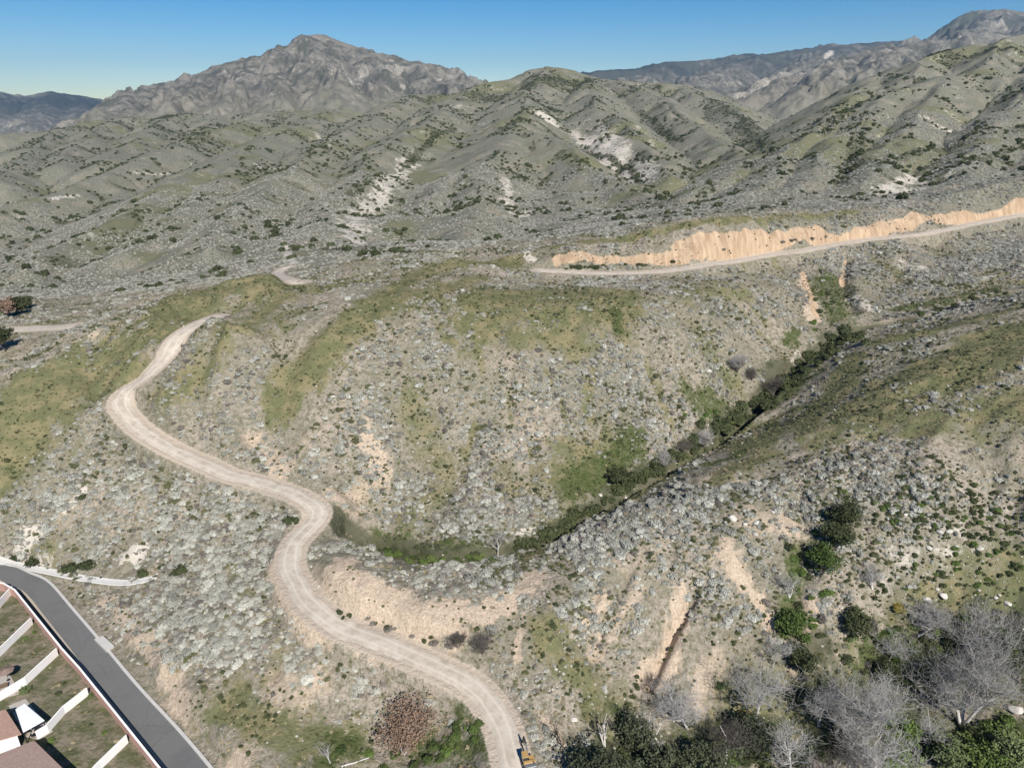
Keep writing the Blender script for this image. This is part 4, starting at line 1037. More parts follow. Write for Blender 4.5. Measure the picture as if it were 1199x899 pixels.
bare_tree(537, 758, 3.5, .8, 'grey-brown leafless bush at the tan cut, left of the brown thicket', 431, 4, (7, 6, 5), forks=4, trunk=M_TWIG_DK, twigs=M_TWIG_DK, group='bare brush beside the road', cat='shrub', name='bare_shrub')
bare_tree(387, 893, 4, .6, 'small leafless tree left of the brown-leaved tree', 432, 4, (5, 4, 4))
# leafy trees
leafy_tree(722, 572, 5.5, .7, 'dark round tree standing in the bright grass beside the creek', 440, M_CHAP, per=30, size=.3, rad=.7)
leafy_tree(6, 412, 9, .8, 'dark green tree at the left edge below the far road', 441, M_CHAP, per=30, size=.45, rad=1.2)
for i, (px, py, h, lb, m) in enumerate([(22, 368, 8, 'dark green tree at the far left above the far road, right of the russet one', M_CHAP), (10, 371, 7, 'russet tree at the far left above the far road', M_BROWNLEAF), (30, 362, 6, 'small dark tree at the right end of the far left clump', M_CHAP)]):
    leafy_tree(px, py, h, .8, lb, 445 + i, m, per=26, size=.5, rad=1.2)
for i, (px, py, h, m, lb) in enumerate([
    (690, 928, 8, M_OAK, 'dark evergreen oak at the bottom edge, nearest to the excavator'), (735, 930, 8, M_OAK, 'dark evergreen oak at the bottom edge below the bleached twin trunks'), (745, 872, 6, M_OAK, 'dark blue-green tree between the twin trunks and the dead leaning tree'),
    (785, 925, 7.5, M_OAK, 'dark evergreen oak at the bottom edge under the short grey tree'), (835, 918, 7, M_OAK, 'dark evergreen oak at the bottom edge right of the short grey tree'), (872, 880, 6.5, M_OAK, 'dark shaded tree behind the white forked trunk'),
    (1055, 880, 6, M_GREEN, 'leafy green tree in front of the large brown-grey bare tree'), (1105, 900, 6, M_PALEGREEN, 'pale green leafy tree at the bottom edge, left of the two brightest'), (1150, 905, 6.5, M_GREEN, 'fresh green tree at the bottom edge near the corner'), (1192, 900, 6, M_PALEGREEN, 'pale green tree in the bottom right corner'),
    (1195, 800, 11, M_CHAP, 'broad dark tree at the right edge casting deep shade'), (1176, 788, 9, M_CHAP, 'dark tree in the shade right of the slender white trunk'), (1040, 800, 5, M_CHAP, 'dark green tree between the tall pale tree and the large brown-grey one'),
    (956, 668, 6.5, M_GREEN, 'tall bright green bush-like tree at the top of the side gully'), (920, 742, 5, M_GREEN, 'bright green tree lower in the side gully, beside the tan slope'), (984, 618, 5.5, M_CHAP, 'dark green tree on the open slope above the side gully'), (978, 640, 5, M_CHAP, 'dark green tree just below the one on the open slope'), (934, 782, 5, M_CHAP, 'dark rounded tree on the tan ground below the bright green one'),
    (1003, 742, 5.5, M_CHAP, 'dark green tree on the left of the fallen diagonal shadow')]):
    leafy_tree(px, py, h, 1.15, lb, 460 + i, m, per=24, size=.27, rad=.9, levels=4, kids=(7, 5, 2), forks=2, group='leafy trees in the lower right gully')

# ------------------------------------------------------------------ bushes, some of them added to stand for shade
bush_me = [leaf_clump('leafy_bush', 101 + i, 240, .8, .17, lump=7) for i in range(4)]
BK = {}
for nm, m in (('dark', M_CHAP), ('green', M_GREEN), ('pale', M_PALEGREEN), ('lush', M_LUSH), ('yellow', M_YELLOW), ('brown', M_SAGED)):
    BK[nm] = []
    for q in bush_me:
        w = q.copy(); w.materials.clear(); w.materials.append(m); w.materials.append(M_HEART); BK[nm].append(w)
_bn = [0]
def bush(px, py, r, kind, label, group=None, name='leafy_bush', hz=1.0):
    i = _bn[0]; _bn[0] += 1
    o = link(name, BK[kind][i % 4]); b = base_at(px, py, -.05)
    o.location = b; q = random.Random(i)
    o.scale = (r * q.uniform(.9, 1.15), r * q.uniform(.9, 1.15), r * hz * q.uniform(.85, 1.15)); o.rotation_euler.z = q.uniform(0, 6.28)
    return tag(o, label, 'bush', group)
G = 'dark shrubs along the concrete ditch'
for px, py, r, lb in [(84, 665, 1.9, 'dark green shrub above the concrete ditch, left one of the touching pair'), (103, 663, 1.9, 'dark green shrub above the concrete ditch, right one of the touching pair'), (167, 671, 1.6, 'dark shrub near the right end of the concrete ditch, on white gravel'), (189, 664, 1.1, 'small dark shrub beside the end of the concrete ditch'),
        (216, 668, 2.1, 'widest dark green shrub, beyond the end of the concrete ditch'), (38, 660, 1.7, 'green shrub at the left start of the concrete ditch'), (18, 654, 1.4, 'small green shrub nearest the left edge above the ditch'), (98, 583, 1.3, 'dark shrub beside a white bare patch on the left slope'), (338, 612, 2.0, 'dark green shrub on the outer edge of the road bend'), (207, 672, 1.5, 'small dark shrub leaning against the widest one')]:
    bush(px, py, r, 'dark', lb, G)
rr = random.Random(3)
def many(n, pl, spreadpx, r0, r1, kind, label, group, name='leafy_bush', hz=1.0):
    for i in range(n):
        t = rr.random() * (len(pl) - 1); j = int(t); f = t - j
        px = pl[j][0] * (1 - f) + pl[min(j + 1, len(pl) - 1)][0] * f + rr.gauss(0, spreadpx); py = pl[j][1] * (1 - f) + pl[min(j + 1, len(pl) - 1)][1] * f + rr.gauss(0, spreadpx * .45)
        kd = kind if isinstance(kind, str) else rr.choice(kind)
        bush(px, py, rr.uniform(r0, r1), kd, {'dark': 'dark green', 'green': 'fresh green', 'lush': 'bright green', 'pale': 'pale green', 'brown': 'dry brown'}[kd] + ' ' + label + ' ' + near_mark(px, py), group, name, hz)
many(110, [(826, 507), (868, 485), (908, 460), (942, 426), (980, 400), (1008, 393)], 9, 1.2, 3.0, 'dark', 'bush crowding the creek', 'dark bushes lining the creek', 'creek_bush')  # creek brush, made bigger and denser to carry the ravine shade too
many(125, [(602, 644), (642, 625), (690, 599), (739, 566), (788, 537), (824, 511)], 5.5, .8, 2.3, 'dark', 'bush added for creek-bank shade', 'bushes filling in shade on the lower creek', 'creek_bush')  # dark bushes added to fill in the black shadow along the lower creek
many(20, [(1060, 372), (1110, 360), (1170, 342)], 5, .8, 1.7, 'dark', 'bush lining the creek', 'dark bushes on the upper creek', 'creek_bush')
many(18, [(955, 395), (965, 350), (978, 325)], 8, .7, 1.4, ['green', 'dark'], 'ravine bush', 'bushes in the ravine under the cut')
many(34, [(430, 640), (470, 652), (520, 660), (575, 650)], 9, .7, 1.6, ['green', 'lush', 'dark'], 'bush in grass', 'green bushes on the canyon floor')
many(10, [(815, 480), (850, 492)], 8, .7, 1.3, 'green', 'bush on the slope', 'bright bushes left of the creek')
many(20, [(655, 314), (720, 313), (790, 309)], 3, .7, 1.5, 'dark', 'bush at the cut foot', 'bushes along the orange road cut')
many(14, [(830, 298), (900, 285), (960, 279), (1060, 266)], 4, .6, 1.2, 'brown', 'bush clinging to the cut', 'brown bushes on the road cut')
many(285, [(985, 575), (1040, 600), (1100, 600), (1160, 610), (1199, 650), (1130, 680), (1040, 670)], 40, .4, .95, ['dark', 'dark', 'green'], 'low bush among white stones', 'low bushes on the stony slope', 'low_bush')
many(40, [(930, 640), (950, 690), (925, 760)], 12, .6, 1.4, ['dark', 'green', 'green'], 'bush filling the gully', 'bushes in the side gully')
many(85, [(690, 893), (780, 890), (880, 885), (980, 870), (1040, 830)], 16, .9, 2.0, ['dark', 'dark', 'dark', 'green'], 'thicket bush', 'dark thicket along the bottom edge', 'thicket_bush')
many(70, [(1040, 890), (1100, 872), (1150, 862), (1199, 870)], 18, 1.1, 2.3, ['pale', 'green', 'dark'], 'sunlit thicket bush', 'sunlit thicket in the bottom right corner', 'thicket_bush')
many(60, [(1000, 740), (1050, 760), (1100, 740), (1190, 730)], 22, .7, 1.6, ['dark', 'green', 'pale', 'brown'], 'gully bush', 'bushes under the bare trees', 'thicket_bush')
many(22, [(400, 880), (450, 890), (520, 878), (555, 850)], 14, .6, 1.4, ['green', 'lush'], 'undergrowth bush', 'bushes round the brown-leaved tree')
many(16, [(392, 716), (440, 731), (482, 742), (530, 760)], 4, .5, 1.0, ['brown', 'dark'], 'scrubby roadside bush', 'scrub along the lower road')
many(48, [(880, 800), (940, 820), (1010, 790), (1040, 770)], 20, .5, 1.5, ['dark', 'brown', 'pale', 'dark'], 'gully bush', 'bushes under the bare trees', 'thicket_bush')
many(34, [(1120, 775), (1160, 765), (1199, 755)], 14, 1.2, 2.5, 'dark', 'shaded bush', 'bushes added for the shade at the right edge', 'thicket_bush')  # dark bushes added to deepen the shade painted on the ground here
for px, py, k in ((1052, 712, 'yellow'), (932, 866, 'yellow'), (872, 838, 'yellow')):
    bush(px, py, 1.5, k, {1052: 'yellowish bush left of the arching bare tree', 932: 'yellowish bush beside the white forked trunk', 872: 'yellowish bush under the spreading grey tree'}[px], 'yellowing bushes in the gully')

# ------------------------------------------------------------------ boulders
bo_me = [stone_mesh('boulder', 171 + i, 3) for i in range(5)]
def boulder(px, py, r, label, i=[0]):
    o = link('boulder', bo_me[i[0] % 5]); i[0] += 1
    if not o.data.materials: o.data.materials.append(M_STONE)
    o.location = base_at(px, py, r * .25); o.scale = (r, r * .9, r * .85); o.rotation_euler.z = i[0] * 1.7
    return tag(o, label, 'rock', 'white boulders on the slopes')
for px, py, r, lb in [(857, 608, 1.15, 'largest of the white boulders on the crest above the tan slope'), (886, 613, .85, 'second white boulder on the crest, right of the largest'), (850, 613, .6, 'small white boulder touching the left of the largest one'), (872, 614, .6, 'small white boulder between the two biggest on the crest'), (884, 626, .6, 'small white boulder just below the second big one'),
        (1104, 698, 1.1, 'round white boulder right of the arching bare tree'), (1085, 703, .95, 'flat white boulder against the arching bare tree'), (1097, 690, .6, 'small white boulder above the round one'), (1190, 832, 1.3, 'lone bright boulder near the right edge beside the large bare tree'), (1180, 707, .8, 'white boulder on the right slope, beyond the slender white trunk'),
        (1147, 643, .8, 'white boulder on the stony slope above the slender tree'), (1100, 624, .9, 'left one of two white boulders side by side on the stony slope'), (1111, 623, .8, 'right one of two white boulders side by side on the stony slope'), (1087, 642, .7, 'white boulder on the stony slope below the pair'), (847, 571, .9, 'white boulder on the spur above the crest rocks'), (830, 435, .9, 'lone white rock on the slope left of the creek'),
        (628, 470, .8, 'lone white rock in the middle of the central hillside'), (640, 478, .6, 'smaller white rock beside the one on the central hillside'), (610, 515, .6, 'white rock low on the central hillside'), (672, 843, .7, 'white rock between the charred snag and the twin trunks'), (703, 580, .7, 'white rock in the grass by the dark round tree'), (733, 583, .6, 'white rock on the creek bank below the dark round tree'),
        (793, 428, .6, 'white rock high on the slope left of the lone one'), (390, 465, .7, 'white rock on the left part of the central hillside'), (1035, 818, .7, 'white rock in dark brush left of the large bare tree'), (1166, 700, .5, 'small white rock on the right slope beside the bigger one'), (1120, 640, .5, 'small white rock between the pair and the single boulder'), (1060, 603, .6, 'white rock high on the stony slope'), (905, 600, .5, 'small white rock right of the crest boulders'), (985, 712, .5, 'small pale rock in the side gully')]:
    boulder(px, py, r, lb)
# ------------------------------------------------------------------ lane, kerb, walls, houses
def plain(name, c, rough=.8, spec=.3, var=.25, scale=1.2, metal=0.0):
    k = NT(name, rough, spec); a = k.mix(k.noise(scale, 5, .65), tuple(v * (1 - var) for v in c), tuple(min(1, v * (1 + var)) for v in c)); k.color(a)
    k.b.inputs['Metallic'].default_value = metal
    return k.m
def asphalt():
    k = NT('worn asphalt', .92, .2)
    c = k.mix(k.noise(3, 5, .7), (.115, .114, .112), (.185, .183, .178))
    c = k.mix(k.math('MULTIPLY', k.ramp(k.noise(.12, 5, .6), .45, .65), .4), c, (.105, .104, .103))       # patches and stains
    wob = k.n.new('ShaderNodeVectorMath'); wob.operation = 'ADD'; nz = k.n.new('ShaderNodeTexNoise'); nz.inputs['Scale'].default_value = .5; k.l.new(k.coord(), nz.inputs['Vector'])
    k.l.new(k.coord(), wob.inputs[0]); k.l.new(nz.outputs['Color'], wob.inputs[1])
    cr = k.voro(.16, 'DISTANCE_TO_EDGE', 'Distance', wob.outputs[0])
    c = k.mix(k.math('MULTIPLY', k.ramp(cr, .007, .002), .5), c, (.06, .06, .06))                      # sealed cracks
    k.color(c); k.bump(k.noise(9, 3, .6), .02, .4)
    return k.m
M_ASPH = asphalt()
M_CONC = plain('pale concrete', (.50, .48, .45), .9, .15, .16, .8)
M_BEIGE = plain('beige gutter', (.42, .36, .29), .9, .15, .15, 1.0)
M_WHITE = plain('white stucco', (.86, .84, .81), .85, .2, .06, .8)
M_CAP = plain('white wall cap', (.84, .81, .78), .8, .2, .05, 1.0)
def block_material(name, a, b, mortar, w, h):
    k = NT(name, .9, .12); t = k.n.new('ShaderNodeTexBrick')
    t.inputs['Scale'].default_value = 1.0; t.inputs['Brick Width'].default_value = w; t.inputs['Row Height'].default_value = h; t.inputs['Mortar Size'].default_value = .012
    k.set(t.inputs['Color1'], a); k.set(t.inputs['Color2'], b); k.set(t.inputs['Mortar'], mortar); k.set(t.inputs['Vector'], k.coord('Object'))
    c = k.mix(k.math('MULTIPLY', k.noise(.8, 5, .65), .5), t.outputs['Color'], tuple(v * .75 for v in a)); k.color(c); return k.m
M_PINK = block_material('pink block', (.42, .235, .195), (.50, .30, .25), (.46, .33, .28), .4, .2)
M_TILE = block_material('pink roof tile', (.50, .31, .235), (.60, .40, .31), (.36, .22, .17), .3, .34)
M_TILE2 = block_material('brown roof tile', (.41, .285, .235), (.50, .365, .305), (.29, .20, .165), .3, .34)
M_METAL = plain('white metal roof', (.82, .82, .82), .45, .4, .03, 1.0)
M_DARK = plain('dark metal', (.025, .025, .027), .5, .4, .2)
M_YEL = plain('yellow machine paint', (.42, .26, .095), .5, .4, .12, 2.0)
M_STEEL = plain('worn grey steel', (.22, .22, .22), .5, .4, .2, 2.0, .4)
M_GLASS = plain('dark glass', (.02, .025, .03), .08, .6, .1)
M_PATIO = plain('patio slab', (.40, .36, .32), .9, .15, .12)
M_CLOTH = plain('faded canvas', (.42, .31, .26), .9, .1, .1)
M_WOOD = plain('weathered wood', (.16, .11, .075), .85, .15, .25)

def offs(L, o):
    d = np.gradient(L[:, :2], axis=0); d /= np.linalg.norm(d, axis=1)[:, None] + 1e-9
    return L[:, :2] + np.stack([-d[:, 1], d[:, 0]], 1) * o
def strip(name, L, a, b, z0, z1, m, parent=None):
    """a ribbon with thickness along a line, between two side offsets (left positive)"""
    A, B = offs(L, a), offs(L, b); n_ = len(L); za = L[:, 2:3]
    V = np.concatenate([np.c_[A, za + z0], np.c_[A, za + z1], np.c_[B, za + z1], np.c_[B, za + z0]])
    i = np.arange(4 * n_).reshape(4, n_); F = []
    for k in range(4):
        p, q = i[k], i[(k + 1) % 4]; F.append(np.stack([p[:-1], q[:-1], q[1:], p[1:]], -1))
    F = np.concatenate(F)
    F = np.concatenate([F, [[i[0, 0], i[3, 0], i[2, 0], i[1, 0]], [i[0, -1], i[1, -1], i[2, -1], i[3, -1]]]])
    return link(name, np_mesh(name, V, F), m, parent)
tag(strip('asphalt_lane', LANE, 2.15, -2.15, -.4, .03, M_ASPH), kind='structure')
tag(strip('kerb', LANE, 2.15, 2.65, -.4, .15, M_CONC), kind='structure')
tag(strip('kerb', LANE, -2.6, -2.15, -.4, .10, M_BEIGE), kind='structure')

def line_z(pts, z=0.0, step=1.0):
    P_ = [(*g0(px, py, z), z) for px, py in pts]
    out = []
    for a, b in zip(P_[:-1], P_[1:]):
        a, b = np.array(a), np.array(b); n_ = max(2, int(np.linalg.norm(b - a) / step))
        out += [a + (b - a) * u for u in np.linspace(0, 1, n_, endpoint=False)]
    out.append(np.array(P_[-1])); return np.array(out)
WZ = 2.1
WL = line_z(WALL_PX, 0.0)
c0 = g0(72, 758.5, WZ)
root = empty('garden_wall', (float(c0[0]), float(c0[1]), 0))
def child_strip(name, L, *a):
    Lw = L.copy(); Lw[:, :2] -= c0
    return strip(name, Lw, *a, root)
WTOP = line_z(WALL_PX, WZ); WTOP[:, 2] = 0
child_strip('wall', WTOP, .10, -.10, -.4, WZ - .10, M_PINK)
child_strip('cap', WTOP, .15, -.15, WZ - .10, WZ, M_CAP)
tag(root, 'long pink block wall with a white cap along the paved lane behind the gardens', 'wall')
SIDE = [([(16, 693), (0, 711), (-45, 752)], 'white garden wall at the far end of the row, nearest the lane bend'), ([(42, 727), (0, 768), (-35, 800)], 'second white garden wall from the lane bend, above the strip of bright grass'),
        ([(72, 763), (31, 801), (0, 820), (-30, 838)], 'white garden wall behind the backyard bush and the umbrella'), ([(109, 809), (76, 835), (57, 857), (44, 865)], 'white curved garden wall running down to the white patio roof'), ([(155, 864), (118, 900), (90, 930)], 'white garden wall nearest the bottom edge')]
for i, (pl, lb) in enumerate(SIDE):
    L = line_z(pl, 0.0, .8); b = L[0].copy(); L[:, :2] -= b[:2]
    root = empty('garden_wall', (float(b[0]), float(b[1]), 0))
    strip('wall', L[1:] if i != 0 else L, .09, -.09, -.3, 1.55, M_WHITE, root)
    strip('cap', L[1:] if i != 0 else L, .11, -.11, 1.55, 1.62, M_CAP, root)
    tag(root, lb, 'wall', 'white walls between the gardens')

def bm_obj(name, fn, m, parent=None, bevel=0.0):
    bm = bmesh.new(); fn(bm)
    if bevel: bmesh.ops.bevel(bm, geom=list(bm.edges), offset=bevel, segments=1, affect='EDGES')
    bmesh.ops.recalc_face_normals(bm, faces=bm.faces)
    me = bpy.data.meshes.new(name); bm.to_mesh(me); bm.free()
    return link(name, me, m, parent)
def box(bm, x0, x1, y0, y1, z0, z1, rx=0, rz=0, at_=None):
    M = Matrix.Translation(Vector(((x0 + x1) / 2, (y0 + y1) / 2, (z0 + z1) / 2)))
    M = (Matrix.Translation(at_) @ Matrix.Rotation(rz, 4, 'Z') @ Matrix.Rotation(rx, 4, 'X') @ M) if at_ is not None else M
    bmesh.ops.create_cube(bm, size=1, matrix=M @ Matrix.Diagonal((x1 - x0, y1 - y0, z1 - z0, 1)))
def cyl(bm, p, q, r, n_=10, r2=None):
    p, q = Vector(p), Vector(q); d = q - p
    bmesh.ops.create_cone(bm, cap_ends=True, segments=n_, radius1=r, radius2=r2 if r2 is not None else r, depth=d.length, matrix=Matrix.Translation((p + q) / 2) @ d.to_track_quat('Z', 'Y').to_matrix().to_4x4())

def house(A, B, eave, depth, rise, roof_m, label):
    """A,B: ends of the eave that faces the lane; the house runs back from it"""
    A, B = np.array(A), np.array(B); u = (B - A); Lh = np.linalg.norm(u); u /= Lh
    nrm = np.array((u[1], -u[0]));  nrm = nrm if nrm[0] < 0 else -nrm
    root = empty('house', (float(A[0]), float(A[1]), 0), math.atan2(u[1], u[0]))
    sg_ = 1 if (-u[1] * nrm[0] + u[0] * nrm[1]) > 0 else -1
    e, D_ = .5, depth
    def y(v): return sg_ * v
    # walls with gables
    def walls(bm):
        x0, x1, y0, y1 = e, Lh - e, e, D_ - e; ym = D_ / 2
        zr = eave + rise * (ym - e) / ym * .94 - .02; ze = eave - .06
        pr = [(y0, -.3), (y0, ze), (ym, zr), (y1, ze), (y1, -.3)]
        va = [bm.verts.new((x0, y(p), z)) for p, z in pr]; vb = [bm.verts.new((x1, y(p), z)) for p, z in pr]
        bm.faces.new(va); bm.faces.new(vb[::-1])
        for i in range(5): bm.faces.new((va[i], va[(i + 1) % 5], vb[(i + 1) % 5], vb[i]))
    bm_obj('wall', walls, M_WHITE, root)
    def roof(bm):
        ym = D_ / 2; t = .16
        pr = [(0, eave), (ym, eave + rise), (D_, eave), (D_, eave - t), (ym, eave + rise - t), (0, eave - t)]
        va = [bm.verts.new((0, y(p), z)) for p, z in pr]; vb = [bm.verts.new((Lh, y(p), z)) for p, z in pr]
        for i in range(6): bm.faces.new((va[i], va[(i + 1) % 6], vb[(i + 1) % 6], vb[i]))
        for v in (va, vb): bm.faces.new((v[0], v[1], v[4], v[5])); bm.faces.new((v[1], v[2], v[3], v[4]))
    rf = bm_obj('roof', roof, roof_m, root)
    bm_obj('vent_pipe', lambda bm: cyl(bm, (Lh * .55, y(D_ * .3), eave + rise * .5), (Lh * .55, y(D_ * .3), eave + rise * .6 + .45), .07, 8), M_STEEL, rf)
    for f in (.28, .68):
        w = bm_obj('window', lambda bm: box(bm, Lh * f - .7, Lh * f + .7, y(e) - .04, y(e) + .04, 1.0, 2.2), M_CAP, root)
        bm_obj('pane', lambda bm: box(bm, Lh * f - .6, Lh * f + .6, y(e - .05) - .01, y(e - .05) + .01, 1.08, 2.12), M_GLASS, w)
    return tag(root, label, 'house', 'houses beside the lane')
EV = 3.0
h1A, h1B = g0(6.5, 830, EV), g0(25, 858.7, EV)
house(h1A, h1B, EV, 11, 2.0, M_TILE, 'house with a pink tiled roof at the left edge, behind the white patio roof')
h2A, h2B = g0(40, 866.5, EV), g0(86, 911, EV)
house(h2A, h2B, EV, 12, 2.0, M_TILE2, 'house with a brown-pink tiled roof in the bottom left corner, casting a black shadow')
# patio roof
pc = [g0(18, 830, 2.7), g0(28.7, 823.2, 2.55), g0(52, 842.8, 2.5), g0(27, 856.8, 2.7)]
c = sum(pc) / 4
root = empty('patio_roof', (float(c[0]), float(c[1]), 0))
def slab(bm):
    zs = (2.7, 2.55, 2.5, 2.7); lo = [bm.verts.new((*(p - c), z - .12)) for p, z in zip(pc, zs)]; hi = [bm.verts.new((*(p - c), z)) for p, z in zip(pc, zs)]
    bm.faces.new(hi); bm.faces.new(lo[::-1])
    for i in range(4): bm.faces.new((lo[i], lo[(i + 1) % 4], hi[(i + 1) % 4], hi[i]))
bm_obj('roof_panel', slab, M_METAL, root)
for p in pc:
    q = (p - c) * .93
    bm_obj('post', lambda bm: box(bm, q[0] - .06, q[0] + .06, q[1] - .06, q[1] + .06, -.05, 2.46), M_DARK, root)
tag(root, 'white metal patio roof on dark posts beside the pink tiled house', 'patio roof')
def chair(p, rz, label):
    root = empty('patio_chair', (float(p[0]), float(p[1]), .05), rz)
    bm_obj('seat', lambda bm: box(bm, -.25, .25, -.25, .25, .40, .46), M_DARK, root)
    bm_obj('backrest', lambda bm: box(bm, -.25, .25, .22, .27, .462, .95), M_DARK, root)
    for sx in (-.22, .22):
        for sy in (-.22, .22): bm_obj('leg', lambda bm: cyl(bm, (sx, sy, 0), (sx, sy, .40), .02, 6), M_DARK, root)
    tag(root, label, 'chair', 'dark chairs by the patio roof')
tp = np.array(g0(46, 857))
root = empty('patio_table', (float(tp[0]), float(tp[1]), .05))
bm_obj('table_top', lambda bm: cyl(bm, (0, 0, .70), (0, 0, .74), .6, 20), M_DARK, root); bm_obj('leg', lambda bm: cyl(bm, (0, 0, 0), (0, 0, .70), .05, 8), M_DARK, root)
tag(root, 'round dark table standing at the open side of the white patio roof', 'table')
chair(tp + (.95, .1), -1.5, 'dark chair on the lane side of the round patio table'); chair(tp + (-.2, -1.0), 3.14, 'dark chair on the near side of the round patio table')
pad = [g0(10, 826), g0(30, 818), g0(62, 856), g0(46, 866), g0(30, 862)]
def flatpoly(name, poly, z0, z1, m):
    cc = sum(poly) / len(poly)
    def f(bm):
        lo = [bm.verts.new((*(p - cc), z0)) for p in poly]; hi = [bm.verts.new((*(p - cc), z1)) for p in poly]; n_ = len(poly)
        bm.faces.new(hi)
        for i in range(n_): bm.faces.new((lo[i], lo[(i + 1) % n_], hi[(i + 1) % n_], hi[i]))
    o = bm_obj(name, f, m); o.location = (float(cc[0]), float(cc[1]), 0); return o
tag(flatpoly('patio', pad, -.2, .05, M_PATIO), kind='structure')
tag(flatpoly('patio', [g0(-12, 786), g0(8, 783), g0(24, 812), g0(0, 818), g0(-14, 822)], -.2, .05, M_PATIO), kind='structure')
# umbrella on the upper patio
p = g0(10, 796)
root = empty('patio_umbrella', (float(p[0]), float(p[1]), .05))
bm_obj('pole', lambda bm: cyl(bm, (0, 0, 0), (0, 0, 2.5), .03, 8), M_DARK, root); bm_obj('base', lambda bm: cyl(bm, (0, 0, 0), (0, 0, .08), .28, 14), M_DARK, root)
def canopy(bm):
    a = [bm.verts.new((1.35 * math.cos(k * math.pi / 4), 1.35 * math.sin(k * math.pi / 4), 2.05)) for k in range(8)]; t = bm.verts.new((0, 0, 2.55))
    for k in range(8): bm.faces.new((a[k], a[(k + 1) % 8], t))
    bmesh.ops.solidify(bm, geom=bm.faces[:], thickness=.03)
bm_obj('canopy', canopy, M_CLOTH, root)
tag(root, 'faded pinkish patio umbrella in the garden behind the rounded green bush', 'umbrella')
p = g0(4, 806)
root = empty('garden_bench', (float(p[0]), float(p[1]), .05), .6)
bm_obj('seat', lambda bm: box(bm, -.75, .75, -.22, .22, .40, .45), M_WOOD, root); bm_obj('backrest', lambda bm: box(bm, -.75, .75, .20, .25, .452, .9), M_WOOD, root)
for sx in (-.65, .65): bm_obj('leg', lambda bm: box(bm, sx - .04, sx + .04, -.2, .2, 0, .398), M_WOOD, root)
tag(root, 'wooden bench on the patio below the faded umbrella', 'bench')
bush(29, 811, 1.2, 'pale', 'rounded yellow-green bush breaking the line of a white garden wall', name='garden_bush', hz=1.3)
_r2 = random.Random(9)
for px, py, r, lb in [(75, 800, .5, 'dark low plant in the garden above the curved wall'), (68, 812, .8, 'wide dark plant in the garden above the curved wall'), (106, 815, .6, 'green plant tucked against the top of the curved wall'), (107, 848, .45, 'dark round plant in the middle of the lowest garden'), (122, 858, .5, 'grey-green plant in the lowest garden, right of the round one'), (60, 868, .8, 'bright green plant beside the brown-tiled house'), (40, 741, .6, 'bright green plant in the garden above the second wall'), (30, 747, .6, 'green plant at the left of the strip of bright grass'), (14, 738, .5, 'low plant in the far garden by the second wall')]:
    bush(px, py, r, 'green' if 'bright' in lb or 'green p' in lb else 'dark', lb, 'plants in the gardens', name='garden_plant')
# concrete pad and drainage ditch by the lane
tag(flatpoly('concrete_pad', [np.array(at(*q))[:2] for q in ((111, 750), (121, 746), (134, 757.5), (125, 764))], -.3, .42, M_CONC), 'small square concrete pad jutting from the kerb of the paved lane', 'pad')
DITCH = px_line([(-70, 636), (-20, 649), (0, 656), (30, 663), (60, 669), (90, 675), (120, 680), (150, 682), (170, 679), (186, 671)], 1.0, 9)
bench(DITCH, 1.0, .8, .12)
def trough(L, m):
    us = ((-.95, .02), (-.85, .06), (-.4, .0), (.4, .0), (.85, .06), (.95, .02), (.95, -.5), (-.95, -.5)); n_ = len(L)
    V = np.concatenate([np.c_[offs(L, o), L[:, 2] + z] for o, z in us]); i = np.arange(len(us) * n_).reshape(len(us), n_)
    F = np.concatenate([np.stack([i[k][:-1], i[(k + 1) % len(us)][:-1], i[(k + 1) % len(us)][1:], i[k][1:]], -1) for k in range(len(us))])
    return link('drainage_ditch', np_mesh('drainage_ditch', V, F), m)
tag(trough(DITCH, plain('white concrete', (.62, .60, .57), .9, .15, .1)), 'curved white concrete drainage ditch above the bend of the paved lane', 'ditch')
_z = terr_me.vertices; _co = np.stack([XG, YG, ZG], -1).astype(np.float32).ravel(); _z.foreach_set('co', _co); terr_me.update()

# ------------------------------------------------------------------ excavator parked on the road
p = base_at(619, 897)
_i = np.argmin(np.hypot(MAIN[:, 0] - p.x, MAIN[:, 1] - p.y))
root = empty('excavator', (p.x, p.y, MAIN[_i, 2] + .05), R(14)); root.scale = (.78, .78, .78)
for sx in (-.95, .95):
    tr = bm_obj('track', lambda bm: box(bm, sx - .28, sx + .28, -1.5, 1.5, 0, .75), M_DARK, root, .12)
    for wy in (-1.05, 0, 1.05): bm_obj('wheel', lambda bm: cyl(bm, (sx - .31, wy, .38), (sx + .31, wy, .38), .24, 12), M_STEEL, tr)
bm_obj('undercarriage', lambda bm: box(bm, -.66, .66, -.9, .9, .35, .86), M_DARK, root)
bd = bm_obj('body', lambda bm: (box(bm, -1.15, 1.15, -.9, -.25, .9, 1.75), box(bm, .12, 1.15, -.247, 1.0, .9, 1.45)), M_YEL, root, .06)
bm_obj('engine_cover', lambda bm: box(bm, -1.1, 1.1, -1.8, -.903, .9, 1.62), M_STEEL, bd, .06)
bm_obj('exhaust', lambda bm: cyl(bm, (.7, -1.2, 1.74), (.7, -1.2, 2.25), .06, 8), M_DARK, bd)
cb = bm_obj('cab', lambda bm: box(bm, -1.12, -.10, -.24, 1.15, .9, 2.45), M_GLASS, root, .05)
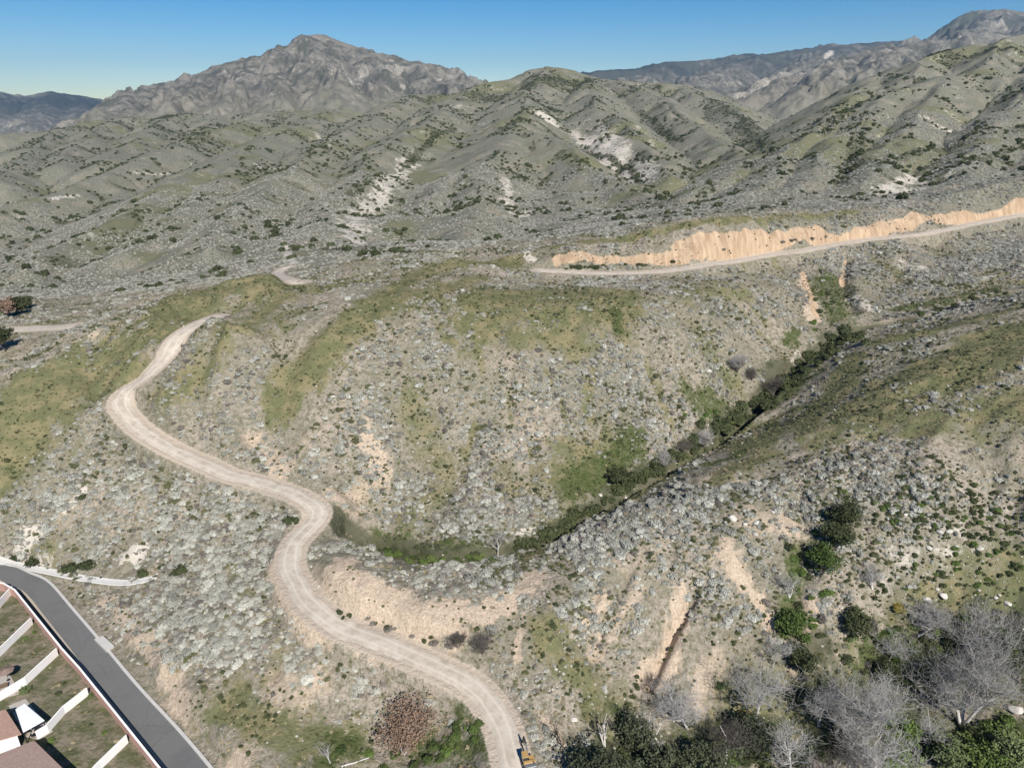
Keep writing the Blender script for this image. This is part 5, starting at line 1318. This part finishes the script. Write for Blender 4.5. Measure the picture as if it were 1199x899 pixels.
bm_obj('roof', lambda bm: box(bm, -1.18, -.04, -.30, 1.2, 2.46, 2.58), M_YEL, cb, .03)
bo = bm_obj('boom', lambda bm: (box(bm, -.14, .14, 0, 2.3, -.18, .18, R(48), 0, Vector((.1, .95, 1.2))), box(bm, -.13, .13, 0, 1.9, -.15, .15, R(-8), 0, Vector((.1, 2.42, 2.85)))), M_DARK, root)
st = bm_obj('arm', lambda bm: box(bm, -.12, .12, 0, 2.1, -.14, .14, R(-72), 0, Vector((.1, 4.2, 2.6))), M_DARK, root)
bm_obj('bucket', lambda bm: (box(bm, -.4, .4, 4.3, 4.95, .12, .2), box(bm, -.4, .4, 4.90, 4.98, .203, .85), box(bm, -.4, -.34, 4.3, 4.897, .203, .7), box(bm, .34, .4, 4.3, 4.897, .203, .7)), M_STEEL, root)
bm_obj('ram', lambda bm: cyl(bm, (.1, 1.6, 1.5), (.1, 2.3, 2.6), .06, 8), M_STEEL, root)
tag(root, 'yellow excavator with a black boom parked on the dirt road at the bottom edge', 'excavator')
# fallen log
p, q = base_at(400, 898, .15), base_at(432, 888, .2)
o = tubes('fallen_log', [([np.array(p) + (np.array(q) - np.array(p)) * f + np.array((0, 0, .05 * math.sin(9 * f))) for f in np.linspace(0, 1, 8)], np.linspace(.16, .09, 8), 8)], M_BARK_PALE)
tag(o, 'bleached fallen log in the green brush left of the brown-leaved tree', 'log')
# ------------------------------------------------------------------ the air: a thin haze that the far ranges fade into
hz = bpy.data.materials.new('haze'); hz.use_nodes = True
_n = hz.node_tree.nodes; _n.remove(_n['Principled BSDF'])
_v = _n.new('ShaderNodeVolumePrincipled'); _v.inputs['Color'].default_value = (.55, .76, 1.0, 1); _v.inputs['Density'].default_value = 4.2e-5; _v.inputs['Anisotropy'].default_value = .2
hz.node_tree.links.new(_v.outputs[0], _n['Material Output'].inputs['Volume'])
_zl, _zh = float(ZG.min()) - 1, float(ZG.max()) + 30
tag(bm_obj('haze', lambda bm: box(bm, -17000, 17000, -400, 14500, _zl, _zh), hz), kind='stuff')
SC.cycles.volume_bounces = 0
